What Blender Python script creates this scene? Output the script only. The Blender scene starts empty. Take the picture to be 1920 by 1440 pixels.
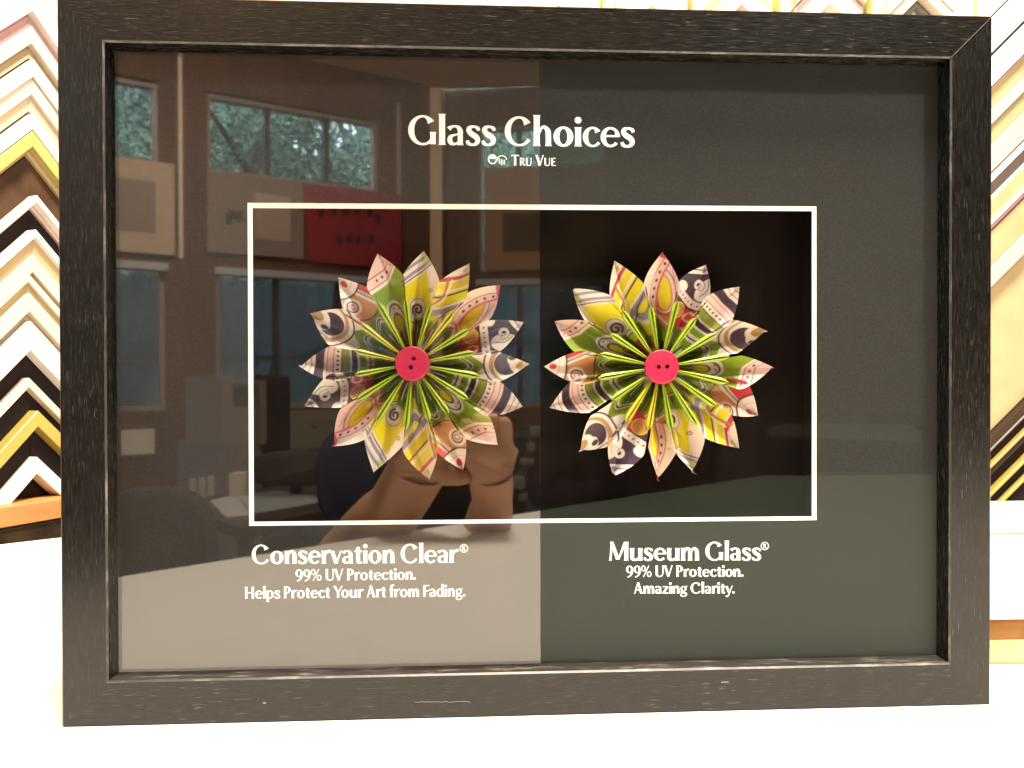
import bpy, bmesh, math, random
import numpy as np
from mathutils import Vector, Matrix
random.seed(7)
SC = bpy.context.scene
COL = SC.collection
# ---------------------------------------------------------------- camera (solved from the frame's corners)
CX, CY, CZ = -.0380, -.4336, .1849
YAW, PITCH, ROLL, F = .0527, -.0087, -.0022, 1500.
_f = Vector((math.sin(YAW) * math.cos(PITCH), math.cos(YAW) * math.cos(PITCH), math.sin(PITCH)))
_r = Vector((math.cos(YAW), -math.sin(YAW), 0)); _u = _r.cross(_f)
RT = _r * math.cos(ROLL) + _u * math.sin(ROLL); UP = RT.cross(_f); FW = _f
CAM = Vector((CX, CY, CZ))
cam = bpy.data.cameras.new('camera'); co = bpy.data.objects.new('camera', cam); COL.objects.link(co)
m = Matrix((RT, UP, -FW)).transposed().to_4x4(); m.translation = CAM; co.matrix_world = m
cam.sensor_width = 36; cam.lens = F / 1920 * 36; cam.clip_start = .005; cam.clip_end = 200
SC.camera = co
def ray(px, py): return FW + RT * ((px - 960) / F) + UP * ((720 - py) / F)
def at(px, py, d): return CAM + ray(px, py) * d            # a point d metres deep
def on_y(px, py, y):
    r = ray(px, py); return CAM + r * ((y - CY) / r.y)
def on_z(px, py, z=0.):
    r = ray(px, py); return CAM + r * ((z - CZ) / r.z)
GY = .007                                                  # front of the glass
def mir(p): return Vector((p.x, 2 * GY - p.y, p.z))        # where a thing seen in the glass really stands
class Plane:                                               # an upright plane through two places
    def __init__(s, a, b, mirror=False):
        s.o = Vector((a.x, a.y, 0)); d = Vector((b.x - a.x, b.y - a.y, 0)).normalized()
        s.d = d; s.n = Vector((d.y, -d.x, 0)); s.mirror = mirror
        if s.n.dot(Vector((CAM.x, CAM.y, 0)) - s.o) < 0: s.n = -s.n
    def uv(s, px, py):
        r = ray(px, py); t = (s.o - CAM).dot(s.n) / r.dot(s.n); p = CAM + r * t
        return (p - s.o).dot(s.d), p.z
    def P(s, u, z, out=0.):                                # world point, out = metres towards the viewer
        p = s.o + s.d * u + s.n * out; p = Vector((p.x, p.y, z))
        return mir(p) if s.mirror else p
# ---------------------------------------------------------------- materials
MATS = {}
def mat(name, col=(.5, .5, .5), rough=.5, spec=.5, metal=0., noise=None, bump=None, emit=None):
    if name in MATS: return MATS[name]
    M = bpy.data.materials.new(name); M.use_nodes = True; N = M.node_tree; b = N.nodes['Principled BSDF']
    b.inputs['Base Color'].default_value = (*col, 1); b.inputs['Roughness'].default_value = rough
    b.inputs['Specular IOR Level'].default_value = spec; b.inputs['Metallic'].default_value = metal
    if noise or bump:
        tc = N.nodes.new('ShaderNodeTexCoord'); mp = N.nodes.new('ShaderNodeMapping'); N.links.new(tc.outputs['Object'], mp.inputs[0])
        nz = N.nodes.new('ShaderNodeTexNoise'); N.links.new(mp.outputs[0], nz.inputs['Vector'])
        sc, amt, st = (noise or (60, .15, (1, 1, 1)))
        nz.inputs['Scale'].default_value = sc; nz.inputs['Detail'].default_value = 6; mp.inputs['Scale'].default_value = st
        if noise:
            rp = N.nodes.new('ShaderNodeValToRGB'); rp.color_ramp.elements[0].position = .3; rp.color_ramp.elements[1].position = .7
            rp.color_ramp.elements[0].color = (*[c * (1 - amt) for c in col], 1); rp.color_ramp.elements[1].color = (*[min(1, c * (1 + amt)) for c in col], 1)
            N.links.new(nz.outputs['Fac'], rp.inputs[0]); N.links.new(rp.outputs[0], b.inputs['Base Color'])
        if bump:
            bp = N.nodes.new('ShaderNodeBump'); bp.inputs['Strength'].default_value = bump[0]; bp.inputs['Distance'].default_value = bump[1]
            N.links.new(nz.outputs['Fac'], bp.inputs['Height']); N.links.new(bp.outputs[0], b.inputs['Normal'])
    if emit:
        b.inputs['Emission Color'].default_value = (*emit[0], 1); b.inputs['Emission Strength'].default_value = emit[1]
    MATS[name] = M; return M
def glass_mat(name, gain, tint):
    M = bpy.data.materials.new(name); M.use_nodes = True; N = M.node_tree; N.nodes.clear()
    o = N.nodes.new('ShaderNodeOutputMaterial'); mx = N.nodes.new('ShaderNodeMixShader'); t = N.nodes.new('ShaderNodeBsdfTransparent')
    g = N.nodes.new('ShaderNodeBsdfGlossy'); g.inputs['Roughness'].default_value = .024; g.inputs['Color'].default_value = (*tint, 1)
    t.inputs['Color'].default_value = (.985, .99, .985, 1)
    ge = N.nodes.new('ShaderNodeNewGeometry'); dt = N.nodes.new('ShaderNodeVectorMath'); dt.operation = 'DOT_PRODUCT'   # Schlick, the same from both sides of a pane
    N.links.new(ge.outputs['Incoming'], dt.inputs[0]); N.links.new(ge.outputs['Normal'], dt.inputs[1])
    def mt(op, a, b_=None):
        k = N.nodes.new('ShaderNodeMath'); k.operation = op
        for i, q in enumerate((a, b_)):
            if q is None: continue
            if isinstance(q, (int, float)): k.inputs[i].default_value = q
            else: N.links.new(q, k.inputs[i])
        return k.outputs[0]
    e = mt('POWER', mt('SUBTRACT', 1., mt('ABSOLUTE', dt.outputs['Value'])), 5.)
    e = mt('MULTIPLY', mt('ADD', mt('MULTIPLY', e, .948), .052), gain)
    N.links.new(e, mx.inputs[0])
    N.links.new(t.outputs[0], mx.inputs[1]); N.links.new(g.outputs[0], mx.inputs[2]); N.links.new(mx.outputs[0], o.inputs[0])
    return M
# ---------------------------------------------------------------- building helpers
def mesh(name, v, f, mats, parent=None, mi=None, smooth=False):
    me = bpy.data.meshes.new(name); me.from_pydata([tuple(p) for p in v], [], f)
    for M in (mats if isinstance(mats, (list, tuple)) else [mats]): me.materials.append(M)
    if mi: me.polygons.foreach_set('material_index', mi)
    if smooth: me.polygons.foreach_set('use_smooth', [True] * len(me.polygons))
    me.update(); o = bpy.data.objects.new(name, me); COL.objects.link(o)
    if parent: o.parent = parent
    return o
def fix(o):
    bm = bmesh.new(); bm.from_mesh(o.data); bmesh.ops.recalc_face_normals(bm, faces=bm.faces); bm.to_mesh(o.data); bm.free(); return o
def tag(o, label=None, cat=None, group=None, kind=None):
    for k, v in (('label', label), ('category', cat), ('group', group), ('kind', kind)):
        if v: o[k] = v
    return o
def empty(name, loc, label=None, cat=None, group=None):
    o = bpy.data.objects.new(name, None); COL.objects.link(o); o.location = loc; o.empty_display_size = .01
    return tag(o, label, cat, group)
def child(o, e):                                           # parent without moving (e is only translated)
    o.parent = e; o.location = o.location - e.location; return o
class MB:
    def __init__(s): s.v, s.f, s.mi = [], [], []
    def add(s, v, f, mi=0):
        n = len(s.v); s.v += [Vector(p) for p in v]; s.f += [tuple(i + n for i in q) for q in f]; s.mi += [mi] * len(f)
    def hexa(s, p, mi=0):                                  # 8 points: bottom ring then top ring
        s.add(p, [(3, 2, 1, 0), (4, 5, 6, 7), (0, 1, 5, 4), (1, 2, 6, 5), (2, 3, 7, 6), (3, 0, 4, 7)], mi)
    def box(s, x0, x1, y0, y1, z0, z1, mi=0):
        s.hexa([(x0, y0, z0), (x1, y0, z0), (x1, y1, z0), (x0, y1, z0), (x0, y0, z1), (x1, y0, z1), (x1, y1, z1), (x0, y1, z1)], mi)
    def pbox(s, pl, u0, u1, z0, z1, o0, o1, mi=0):         # box standing in a Plane
        s.hexa([pl.P(u0, z0, o0), pl.P(u1, z0, o0), pl.P(u1, z0, o1), pl.P(u0, z0, o1), pl.P(u0, z1, o0), pl.P(u1, z1, o0), pl.P(u1, z1, o1), pl.P(u0, z1, o1)], mi)
    def prism(s, poly, z0, z1, mi=0):
        n = len(poly); s.add([(x, y, z0) for x, y in poly] + [(x, y, z1) for x, y in poly],
                             [tuple(range(n))[::-1], tuple(range(n, 2 * n))] + [(i, (i + 1) % n, n + (i + 1) % n, n + i) for i in range(n)], mi)
    def cyl(s, a, b, r0, r1=None, n=16, mi=0):
        a, b = Vector(a), Vector(b); r1 = r0 if r1 is None else r1; d = (b - a).normalized()
        x = d.orthogonal().normalized(); y = d.cross(x)
        v = [a + (x * math.cos(6.28318 * i / n) + y * math.sin(6.28318 * i / n)) * r0 for i in range(n)] + \
            [b + (x * math.cos(6.28318 * i / n) + y * math.sin(6.28318 * i / n)) * r1 for i in range(n)]
        s.add(v, [tuple(range(n))[::-1], tuple(range(n, 2 * n))] + [(i, (i + 1) % n, n + (i + 1) % n, n + i) for i in range(n)], mi)
    def out(s, name, mats, parent=None, bevel=0, seg=2):
        o = mesh(name, s.v, s.f, mats, None, s.mi); fix(o)
        if bevel:
            b = o.modifiers.new('b', 'BEVEL'); b.width = bevel; b.segments = seg; b.limit_method = 'ANGLE'
        if parent: child(o, parent)
        return o
# lettering
TW, TN = .2, .082
def _cat(pts, n=7):
    out = []
    for i in range(len(pts) - 1):
        p0 = pts[max(i - 1, 0)]; p1 = pts[i]; p2 = pts[i + 1]; p3 = pts[min(i + 2, len(pts) - 1)]
        for k in range(n):
            t = k / n
            out.append(tuple(.5 * (2 * b + (c - a) * t + (2 * a - 5 * b + 4 * c - d) * t * t + (3 * b - a - 3 * c + d) * t ** 3)
                             for a, b, c, d in zip(p0, p1, p2, p3)))
    out.append(tuple(pts[-1]))
    return out
def S(*pts, smooth=True, h=False):            # a stroke: (x, y, width) points -> quads
    p = _cat(pts) if smooth and len(pts) > 2 else list(pts)
    L, Rr = [], []
    for i, (x, y, w) in enumerate(p):
        a = p[max(i - 1, 0)]; b = p[min(i + 1, len(p) - 1)]
        dx, dy = b[0] - a[0], b[1] - a[1]; l = math.hypot(dx, dy) or 1
        nx, ny = -dy / l * w / 2, dx / l * w / 2
        if h: nx, ny = (w / 2 if dy < 0 else -w / 2), 0
        L.append((x + nx, y + ny)); Rr.append((x - nx, y - ny))
    return [[L[i], L[i + 1], Rr[i + 1], Rr[i]] for i in range(len(p) - 1)]
def ST(x, y0, y1, w=TW, f0=1.32, f1=1.3):   # an upright stem with flared ends
    d = .07 if y1 > y0 else -.07
    return S((x, y0, w * f0), (x, y0 + d * .35, w * (1 + (f0 - 1) * .35)), (x, y0 + d, w), (x, y1 - d, w),
             (x, y1 - d * .35, w * (1 + (f1 - 1) * .35)), (x, y1, w * f1), smooth=False)
def BAR(x0, x1, y, w=TN, e=0.):
    return S((x0, y, w), (x1 - .05, y, w), (x1, y, w + e), smooth=False)
def RG(cx, cy, rx, ry, tx=TW, ty=TN, a0=0, a1=360, n=40):
    q = []
    m = max(6, int(n * abs(a1 - a0) / 360))
    P = []
    for i in range(m + 1):
        a = math.radians(a0 + (a1 - a0) * i / m)
        c, s = math.cos(a), math.sin(a)
        P.append(((cx + rx * c, cy + ry * s), (cx + (rx - tx) * c, cy + (ry - ty) * s)))
    return [[P[i][0], P[i + 1][0], P[i + 1][1], P[i][1]] for i in range(m)]
def ARC(cx, cy, rx, ry, a0, a1, tk, tn, e0=0, e1=0, n=30):   # open bowl: thick on the left, terminals swelling by e0 / e1
    p = []
    for i in range(n + 1):
        u = i / n; a = math.radians(a0 + (a1 - a0) * u)
        w = tn + (tk - tn) * abs(math.cos(a)) ** 1.6 * (1 if math.cos(a) < 0 else .35)
        w += e0 * max(0, 1 - u / .14) + e1 * max(0, 1 - (1 - u) / .12)
        r = -.5 * w
        p.append((cx + (rx + r) * math.cos(a), cy + (ry + r) * math.sin(a), w))
    return S(*p, smooth=False)
def DOT(cx, cy, r):
    return [[(cx + r * math.cos(math.radians(a)), cy + r * math.sin(math.radians(a))) for a in range(0, 360, 20)]]
X = .66
def nshape(x0, w, h=X):
    r = x0 + w
    return S((x0, h * .62, TN), (x0 + w * .28, h * .93, TN * 1.25), (x0 + w * .6, h * .985, TW * .62), (r - .02, h * .8, TW * .95),
             (r, h * .5, TW), (r, h * .2, TW), (r, .07, TW)) + S((r, .07, TW), (r, .025, TW * 1.1), (r, 0, TW * 1.3), smooth=False)
def glyph(c):
    T = TW
    if c == 'G': return (ARC(.48, .495, .48, .515, 42, 316, .2, .075, .13, .02) + ST(.815, .02, .44, T, 1.0, 1.3), .96)
    if c == 'C': return (ARC(.48, .495, .48, .515, 40, 322, .2, .075, .14, .02), .90)
    if c == 'l': return (ST(.12, 0, 1.06) , .24)
    if c == 'h': return (ST(.13, 0, 1.06) + nshape(.2, .32), .65)
    if c == 'n': return (ST(.13, 0, X + .01) + nshape(.2, .32), .65)
    if c == 'm': return (ST(.13, 0, X + .01) + nshape(.2, .29) + nshape(.54, .31), .98)
    if c == 'r': return (ST(.13, 0, X + .01) + S((.2, X * .62, TN), (.28, X * .9, .11), (.40, X * .96, .17), (.44, X * .9, .2)), .45)
    if c == 'u': return (ST(.55, 0, X + .0) + ST(.13, .18, X + .0, T, 1, 1.3) +
                         S((.13, .22, T), (.15, .1, T * .9), (.27, .035, TW * .6), (.4, .07, TN * 1.2), (.5, .2, TN)), .68)
    if c == 'o': return (RG(.335, X / 2, .335, X / 2 + .02), .67)
    if c == 'c': return (ARC(.33, X / 2, .33, X / 2 + .02, 42, 320, T, TN, .1, .01), .56)
    if c == 'e': return (ARC(.33, X / 2, .33, X / 2 + .02, 4, 318, T, TN + .01, .07, .01) + BAR(.12, .62, .365, .065), .63)
    if c == 'a': return (ST(.44, .0, .42, T * .95, 1.35, 1) + S((.06, .545, .17), (.12, .60, .12), (.25, .645, .075), (.38, .60, .13), (.44, .48, T * .95), (.44, .38, T * .95))
                         + S((.4, .375, .06), (.25, .345, .07), (.12, .28, .13), (.095, .17, .17), (.14, .07, .14), (.25, .035, .08), (.38, .1, .06)), .58)
    if c == 's': return (S((.43, .50, .1), (.40, .585, .12), (.27, .64, .08), (.14, .60, .14), (.105, .5, .165), (.2, .385, .185), (.34, .29, .185),
                           (.40, .17, .165), (.35, .06, .13), (.22, .015, .08), (.09, .065, .12), (.05, .16, .1)), .48)
    if c == 'i': return (ST(.12, 0, X) + DOT(.12, .90, .115), .24)
    if c == 't': return (ST(.2, .15, .86, T, 1, .35) + BAR(.02, .40, X - .035, .075, .03) + S((.2, .2, T), (.21, .09, T * .95), (.28, .035, .1), (.4, .05, .07)), .41)
    if c == 'v': return (S((.08, X, T * 1.25), (.11, X - .07, T), (.31, .0, T * .95), smooth=False, h=True) + S((.55, X, .11), (.52, X - .07, .08), (.31, 0, .08), smooth=False, h=True), .6)
    if c == 'y': return (S((.08, X, T * 1.25), (.11, X - .07, T), (.33, .03, T * .95), smooth=False, h=True) +
                         S((.57, X, .11), (.54, X - .07, .08), (.34, .05, .09), (.24, -.2, .1), (.12, -.27, .13), (.03, -.24, .13)), .6)
    if c == 'p': return (ST(.13, -.3, X) + RG(.33, X / 2, .32, X / 2 + .02, T, TN, -125, 125), .66)
    if c == 'd': return (ST(.54, 0, 1.06) + RG(.33, X / 2, .33, X / 2 + .02, T, TN, 55, 305), .67)
    if c == 'z': return (BAR(.04, .5, X - .04, .085) + S((.46, X - .06, .17), (.1, .06, .17), smooth=False) + BAR(.02, .52, .04, .085, .05), .54)
    if c == 'f': return (ST(.17, 0, .82, T, 1.32, 1) + BAR(.0, .38, X - .035, .075, .02) + S((.17, .78, T), (.19, .95, T * .9), (.3, 1.03, .1), (.42, .99, .13)), .38)
    if c == 'g': return (RG(.29, .43, .26, .24, .15, .06) + S((.46, .6, .06), (.53, .655, .08), (.6, .65, .1), smooth=False) +
                         S((.16, .24, .07), (.09, .13, .12), (.2, .065, .14), (.42, .05, .15), (.53, -.04, .14), (.48, -.2, .1), (.3, -.27, .07), (.12, -.23, .1),
                           (.07, -.13, .11), (.14, -.02, .07), (.24, .03, .06)), .6)
    if c == '.': return (DOT(.11, .085, .105), .24)
    if c == 'T': return (ST(.36, 0, .95, .19, 1.3, 1) + BAR(.02, .7, .955, .09) + S((.03, .98, .07), (.03, .86, .05), smooth=False) + S((.69, .98, .07), (.69, .86, .05), smooth=False), .72)
    if c == 'R': return (ST(.14, 0, 1, .19) + RG(.3, .72, .3, .28, .19, .075, -95, 95) + BAR(.14, .32, .96, .075) + BAR(.14, .32, .478, .075) +
                         S((.33, .47, .16), (.47, .24, .18), (.66, 0, .2), smooth=False, h=True), .7)
    if c == 'U': return (ST(.14, .3, 1, .19, 1, 1.25) + ST(.68, .3, 1, .095, 1, 1.5) + S((.14, .34, .19), (.16, .16, .18), (.3, .04, .12), (.45, .03, .09), (.6, .1, .09), (.68, .34, .095)), .82)
    if c == 'V': return (S((.1, 1, .25), (.13, .92, .2), (.4, .0, .18), smooth=False, h=True) + S((.72, 1, .13), (.69, .92, .09), (.41, 0, .09), smooth=False, h=True), .76)
    if c == 'E': return (ST(.14, 0, 1, .19, 1.1, 1.1) + BAR(.14, .56, .96, .08, .05) + BAR(.14, .5, .52, .08, .04) + BAR(.14, .58, .04, .08, .05), .61)
    if c == 'F': return (ST(.14, 0, 1, .19, 1.3, 1.1) + BAR(.14, .56, .96, .08, .05) + BAR(.14, .5, .5, .08, .04), .57)
    if c == 'P': return (ST(.14, 0, 1, .19) + RG(.3, .71, .3, .29, .19, .075, -95, 95) + BAR(.14, .32, .96, .075) + BAR(.14, .32, .458, .075), .62)
    if c == 'H': return (ST(.14, 0, 1, .19) + ST(.7, 0, 1, .19) + BAR(.14, .7, .5, .08), .85)
    if c == 'M': return (S((.08, 0, .15), (.09, .07, .1), (.17, 1, .1), smooth=False, h=True) + S((.15, 1, .17), (.47, .06, .19), smooth=False, h=True) +
                         S((.86, 1, .15), (.5, .06, .08), smooth=False, h=True) + ST(.9, 0, 1, .2), 1.03)
    if c == 'Y': return (S((.09, 1, .25), (.13, .92, .19), (.39, .42, .18), smooth=False, h=True) + S((.72, 1, .13), (.68, .92, .09), (.4, .42, .1), smooth=False, h=True) + ST(.39, 0, .46, .19, 1.3, 1), .74)
    if c == 'A': return (S((.36, 1.02, .1), (.1, .05, .09), (.08, 0, .14), smooth=False, h=True) + S((.37, 1.02, .17), (.64, .07, .2), (.67, 0, .26), smooth=False, h=True) + BAR(.2, .56, .33, .075), .77)
    if c == '9': return (RG(.3, .66, .3, .33, .17, .07) + S((.54, .62, .15), (.5, .33, .15), (.38, .12, .11), (.2, .0, .09), (.12, -.01, .09)), .62)
    if c == '%': return (RG(.2, .74, .2, .26, .1, .055, n=24) + RG(.7, .24, .2, .26, .1, .055, n=24) + S((.68, 1, .07), (.2, -.02, .07), smooth=False), .92)
    if c == '®': return (RG(.5, .5, .5, .5, .085, .085) + ST(.37, .24, .76, .1, 1, 1) + RG(.45, .64, .17, .14, .09, .07, -90, 90, 20) + S((.47, .5, .09), (.66, .24, .1), smooth=False), 1.)
    return ([], .26)
KERN = {'Tr': -.1, 'Yo': -.12, 'Fa': -.05, 'UV': -.1, '9%': -.02, 'rv': -.03, 'va': -.04, 'ty': -.02, 'y.': -.06, 'rt': -.03, 'ar': -.01}
def line_quads(txt, sp=.04, small=None):     # -> quads in cap-height units, total advance
    x = 0; Q = []
    for i, c in enumerate(txt):
        k = 1.
        if small and i and txt[i - 1] != ' ' and c != ' ': k = small
        q, w = glyph(c)
        for f in q: Q.append([(x + a * k, b * k) for a, b in f])
        x += w * k + (sp if c != ' ' else 0) + KERN.get(txt[i:i + 2], 0)
    x0 = min(p[0] for f in Q for p in f); x1 = max(p[0] for f in Q for p in f)
    return [[(a - x0, b) for a, b in f] for f in Q], x1 - x0
def union_tris(Q):                            # overlapping outlines -> one flat clean triangle mesh
    from mathutils import Vector
    from mathutils.geometry import delaunay_2d_cdt
    vs, fs = [], []
    for f in Q:
        a = sum(f[i][0] * f[(i + 1) % len(f)][1] - f[(i + 1) % len(f)][0] * f[i][1] for i in range(len(f)))
        if abs(a) < 1e-7: continue
        if a < 0: f = f[::-1]
        fs.append(list(range(len(vs), len(vs) + len(f)))); vs += [Vector(p) for p in f]
    r = delaunay_2d_cdt(vs, [], fs, 1, 1e-5)
    v, tri, orig = r[0], r[2], r[5]
    bb = [(min(p[0] for p in f), max(p[0] for p in f), min(p[1] for p in f), max(p[1] for p in f), f) for f in Q]
    def inside(x, y):
        for a, b, c, d, f in bb:
            if a <= x <= b and c <= y <= d:
                k = False
                for i in range(len(f)):
                    (x1, y1), (x2, y2) = f[i], f[i - 1]
                    if (y1 > y) != (y2 > y) and x < (x2 - x1) * (y - y1) / (y2 - y1) + x1: k = not k
                if k: return True
        return False
    keep = [tuple(t) for t in tri if inside(sum(v[i][0] for i in t) / 3, sum(v[i][1] for i in t) / 3)]
    return [tuple(p) for p in v], keep
# ================================================================ the framed display
W, H, MW, DEP = .508, .386, .024, .030
MATY = .0125
def wood_mat(name, axis):
    M = bpy.data.materials.new(name); M.use_nodes = True; N = M.node_tree; L = N.links.new; b = N.nodes['Principled BSDF']
    tc = N.nodes.new('ShaderNodeTexCoord')
    def nz(scale, st, det=5, rough=.6):
        mp = N.nodes.new('ShaderNodeMapping'); mp.inputs['Scale'].default_value = st; L(tc.outputs['Object'], mp.inputs[0])
        n = N.nodes.new('ShaderNodeTexNoise'); n.inputs['Scale'].default_value = scale; n.inputs['Detail'].default_value = det
        n.inputs['Roughness'].default_value = rough; L(mp.outputs[0], n.inputs['Vector']); return n.outputs['Fac']
    def ramp(src, a, ca, c, cc):
        r = N.nodes.new('ShaderNodeValToRGB'); r.color_ramp.elements[0].position = a; r.color_ramp.elements[1].position = c
        r.color_ramp.elements[0].color = (*ca, 1); r.color_ramp.elements[1].color = (*cc, 1); L(src, r.inputs[0]); return r.outputs[0]
    al, ac = 1., 11.
    st = (al, ac, ac) if axis == 'x' else (ac, ac, al)
    grain = nz(90, st)
    base = ramp(grain, .3, (.0018, .0017, .0016), .72, (.011, .0105, .0095))
    st2 = (.6, 8, 8) if axis == 'x' else (8, 8, .7)
    pores = nz(150, st2, 2, .5)
    pm = ramp(pores, .63, (0, 0, 0), .72, (1, 1, 1))
    big = nz(14, (1, 1, 1), 3)
    bm_ = ramp(big, .42, (.12, .12, .12), .66, (.8, .8, .8))
    mul = N.nodes.new('ShaderNodeMath'); mul.operation = 'MULTIPLY'; L(pm, mul.inputs[0]); L(bm_, mul.inputs[1])
    mx = N.nodes.new('ShaderNodeMixRGB'); L(mul.outputs[0], mx.inputs[0]); L(base, mx.inputs[1]); mx.inputs[2].default_value = (.12, .115, .105, 1) if axis == 'x' else (.085, .08, .074, 1)
    L(mx.outputs[0], b.inputs['Base Color'])
    L(ramp(grain, .3, (.20,) * 3, .7, (.30,) * 3), b.inputs['Roughness'])
    b.inputs['Specular IOR Level'].default_value = .34
    bp = N.nodes.new('ShaderNodeBump'); bp.inputs['Strength'].default_value = .22; bp.inputs['Distance'].default_value = .0003
    L(grain, bp.inputs['Height']); L(bp.outputs[0], b.inputs['Normal'])
    return M
WX, WZ = wood_mat('black_stained_ash_across', 'x'), wood_mat('black_stained_ash_upright', 'z')
def scuff_mat(axis):
    M = bpy.data.materials.new('scuffed_lip'); M.use_nodes = True; N = M.node_tree; L = N.links.new; b = N.nodes['Principled BSDF']
    tc = N.nodes.new('ShaderNodeTexCoord'); mp = N.nodes.new('ShaderNodeMapping'); L(tc.outputs['Object'], mp.inputs[0])
    mp.inputs['Scale'].default_value = (1, 5, 5) if axis == 'x' else (5, 5, 1)
    n = N.nodes.new('ShaderNodeTexNoise'); n.inputs['Scale'].default_value = 45; n.inputs['Detail'].default_value = 7; n.inputs['Roughness'].default_value = .7
    L(mp.outputs[0], n.inputs['Vector'])
    r = N.nodes.new('ShaderNodeValToRGB'); e = r.color_ramp.elements; e[0].position = .52; e[1].position = .74
    e[0].color = (.02, .017, .015, 1); e[1].color = (.20, .19, .175, 1); L(n.outputs['Fac'], r.inputs[0]); L(r.outputs[0], b.inputs['Base Color'])
    b.inputs['Roughness'].default_value = .4
    return M
LX, LZ = scuff_mat('x'), scuff_mat('z')
frame = empty('picture_frame', (0, 0, 0), 'wide black wood picture frame showing two kinds of glass, standing on the white tabletop', 'picture frame')
x0, x1 = -W / 2, W / 2
def rail(p0, p1, n, mats, label):                          # p0->p1 outer edge line, n = inward direction
    p0, p1, n = Vector(p0), Vector(p1), Vector(n); d = (p1 - p0).normalized()
    prof = [(.0, DEP, 0), (.0, .0007, 0), (.0007, 0, 0), (MW - .0009, 0, 1), (MW, .0009, 1), (MW, DEP, 0)]   # (inward, depth)
    v = []
    for e, pt in ((0, p0), (1, p1)):
        for a, y, _ in prof:
            q = pt + n * a + (d if e == 0 else -d) * a; v.append((q.x, y, q.z))
    k = len(prof); f, mi = [], []
    for i in range(k):
        j = (i + 1) % k; f.append((i, j, k + j, k + i)); mi.append(1 if i == 3 or (i == 4 and n.z > 0) else 0)
    f += [tuple(range(k))[::-1], tuple(range(k, 2 * k))]; mi += [0, 0]
    o = mesh('frame_rail', v, f, mats, frame, mi); fix(o); o['label'] = label; return o
rail((x0, 0, H), (x1, 0, H), (0, 0, -1), [WX, LX], 'top rail, open grain with pale flecks')
rail((x0, 0, 0), (x1, 0, 0), (0, 0, 1), [WX, LX], 'bottom rail with a worn pale inner lip')
rail((x0, 0, 0), (x0, 0, H), (1, 0, 0), [WZ, LZ], 'left rail with a scratched inner lip')
rail((x1, 0, 0), (x1, 0, H), (-1, 0, 0), [WZ, LZ], 'right rail with a smooth inner lip')
# scratches and chips on the bottom rail
sm = mat('bare_scratch', (.20, .185, .165), .6)
mb = MB()
def hair(px0, px1, py, amp, w=.00022):
    n = 24
    for i in range(n):
        a = on_y(px0 + (px1 - px0) * i / n, py + amp * math.sin(i * 1.1 + i * i * .13), 0); b = on_y(px0 + (px1 - px0) * (i + 1) / n, py + amp * math.sin((i + 1) * 1.1 + (i + 1) ** 2 * .13), 0)
        mb.hexa([(a.x, -.00008, a.z - w / 2), (b.x, -.00008, b.z - w / 2), (b.x, .0003, b.z - w / 2), (a.x, .0003, a.z - w / 2),
                 (a.x, -.00008, a.z + w / 2), (b.x, -.00008, b.z + w / 2), (b.x, .0003, b.z + w / 2), (a.x, .0003, a.z + w / 2)])
hair(778, 882, 1316, .7, .00018)
mb.out('scratch', sm, frame)
for a_ in ((493, 499, 1318, .5, .0006), (1352, 1366, 1279, .8, .0005), (1348, 1360, 1290, 3, .00015), (765, 775, 1351, .4, .0004)):
    mb = MB(); hair(*a_); mb.out('chip', sm, frame)
# mitre line at the top right corner
a, b = on_y(1783, 108, 0), on_y(1858, 33, 0); d = (b - a).normalized(); nn = Vector((-d.z, 0, d.x)) * .0001; mb = MB()
mb.hexa([a - nn + Vector((0, -.0001, 0)), b - nn + Vector((0, -.0001, 0)), b - nn + Vector((0, .0003, 0)), a - nn + Vector((0, .0003, 0)),
         a + nn + Vector((0, -.0001, 0)), b + nn + Vector((0, -.0001, 0)), b + nn + Vector((0, .0003, 0)), a + nn + Vector((0, .0003, 0))])
mb.out('mitre_joint', mat('mitre_filler', (.15, .14, .13), .6), frame)
# two panes of glass, butted
seam = on_y(1013, 650, GY).x
GC = glass_mat('clear_glass', 1.0, (1, 1, 1)); GM = glass_mat('coated_glass', .13, (.70, 1., .80))
ix0, ix1, iz0, iz1 = x0 + MW - .004, x1 - MW + .004, MW - .004, H - MW + .004
mb = MB(); mb.box(ix0, seam - .0001, GY, GY + .0022, iz0, iz1); o = mb.out('glass_pane', GC, frame); o['label'] = 'left pane of ordinary glass full of reflections'
mb = MB(); mb.box(seam + .0001, ix1, GY, GY + .0022, iz0, iz1); o = mb.out('glass_pane', GM, frame); o['label'] = 'right pane of anti-reflective glass'
# mat board with a window
MTM = mat('black_mat_paper', (.0225, .0222, .0225), .9, .12, noise=(900, .22, (1, 1, 1)), bump=(.25, .0002))
hole = [on_y(464, 380, MATY), on_y(1531, 387, MATY), on_y(1531, 975, MATY), on_y(467, 986, MATY)]
inn = [on_y(472.5, 389.3, MATY), on_y(1524, 395, MATY), on_y(1524, 969, MATY), on_y(475, 979, MATY)]
def ringmesh(name, outer, inner, y0, y1, y2, m_):
    v = [(p.x, y0, p.z) for p in outer] + [(p.x, y1, p.z) for p in inner] + [(p.x, y2, p.z) for p in outer] + [(p.x, y2, p.z) for p in inner]
    f = []
    for i in range(4):
        j = (i + 1) % 4; f += [(i, j, 4 + j, 4 + i), (8 + i, 8 + j, 12 + j, 12 + i), (4 + i, 4 + j, 12 + j, 12 + i), (i, j, 8 + j, 8 + i)]
    return fix(mesh(name, v, f, m_, frame))
bo = [Vector((ix0, 0, iz1)), Vector((ix1, 0, iz1)), Vector((ix1, 0, iz0)), Vector((ix0, 0, iz0))]
ringmesh('mat_board', bo, hole, MATY, MATY, MATY + .002, MTM)
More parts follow.
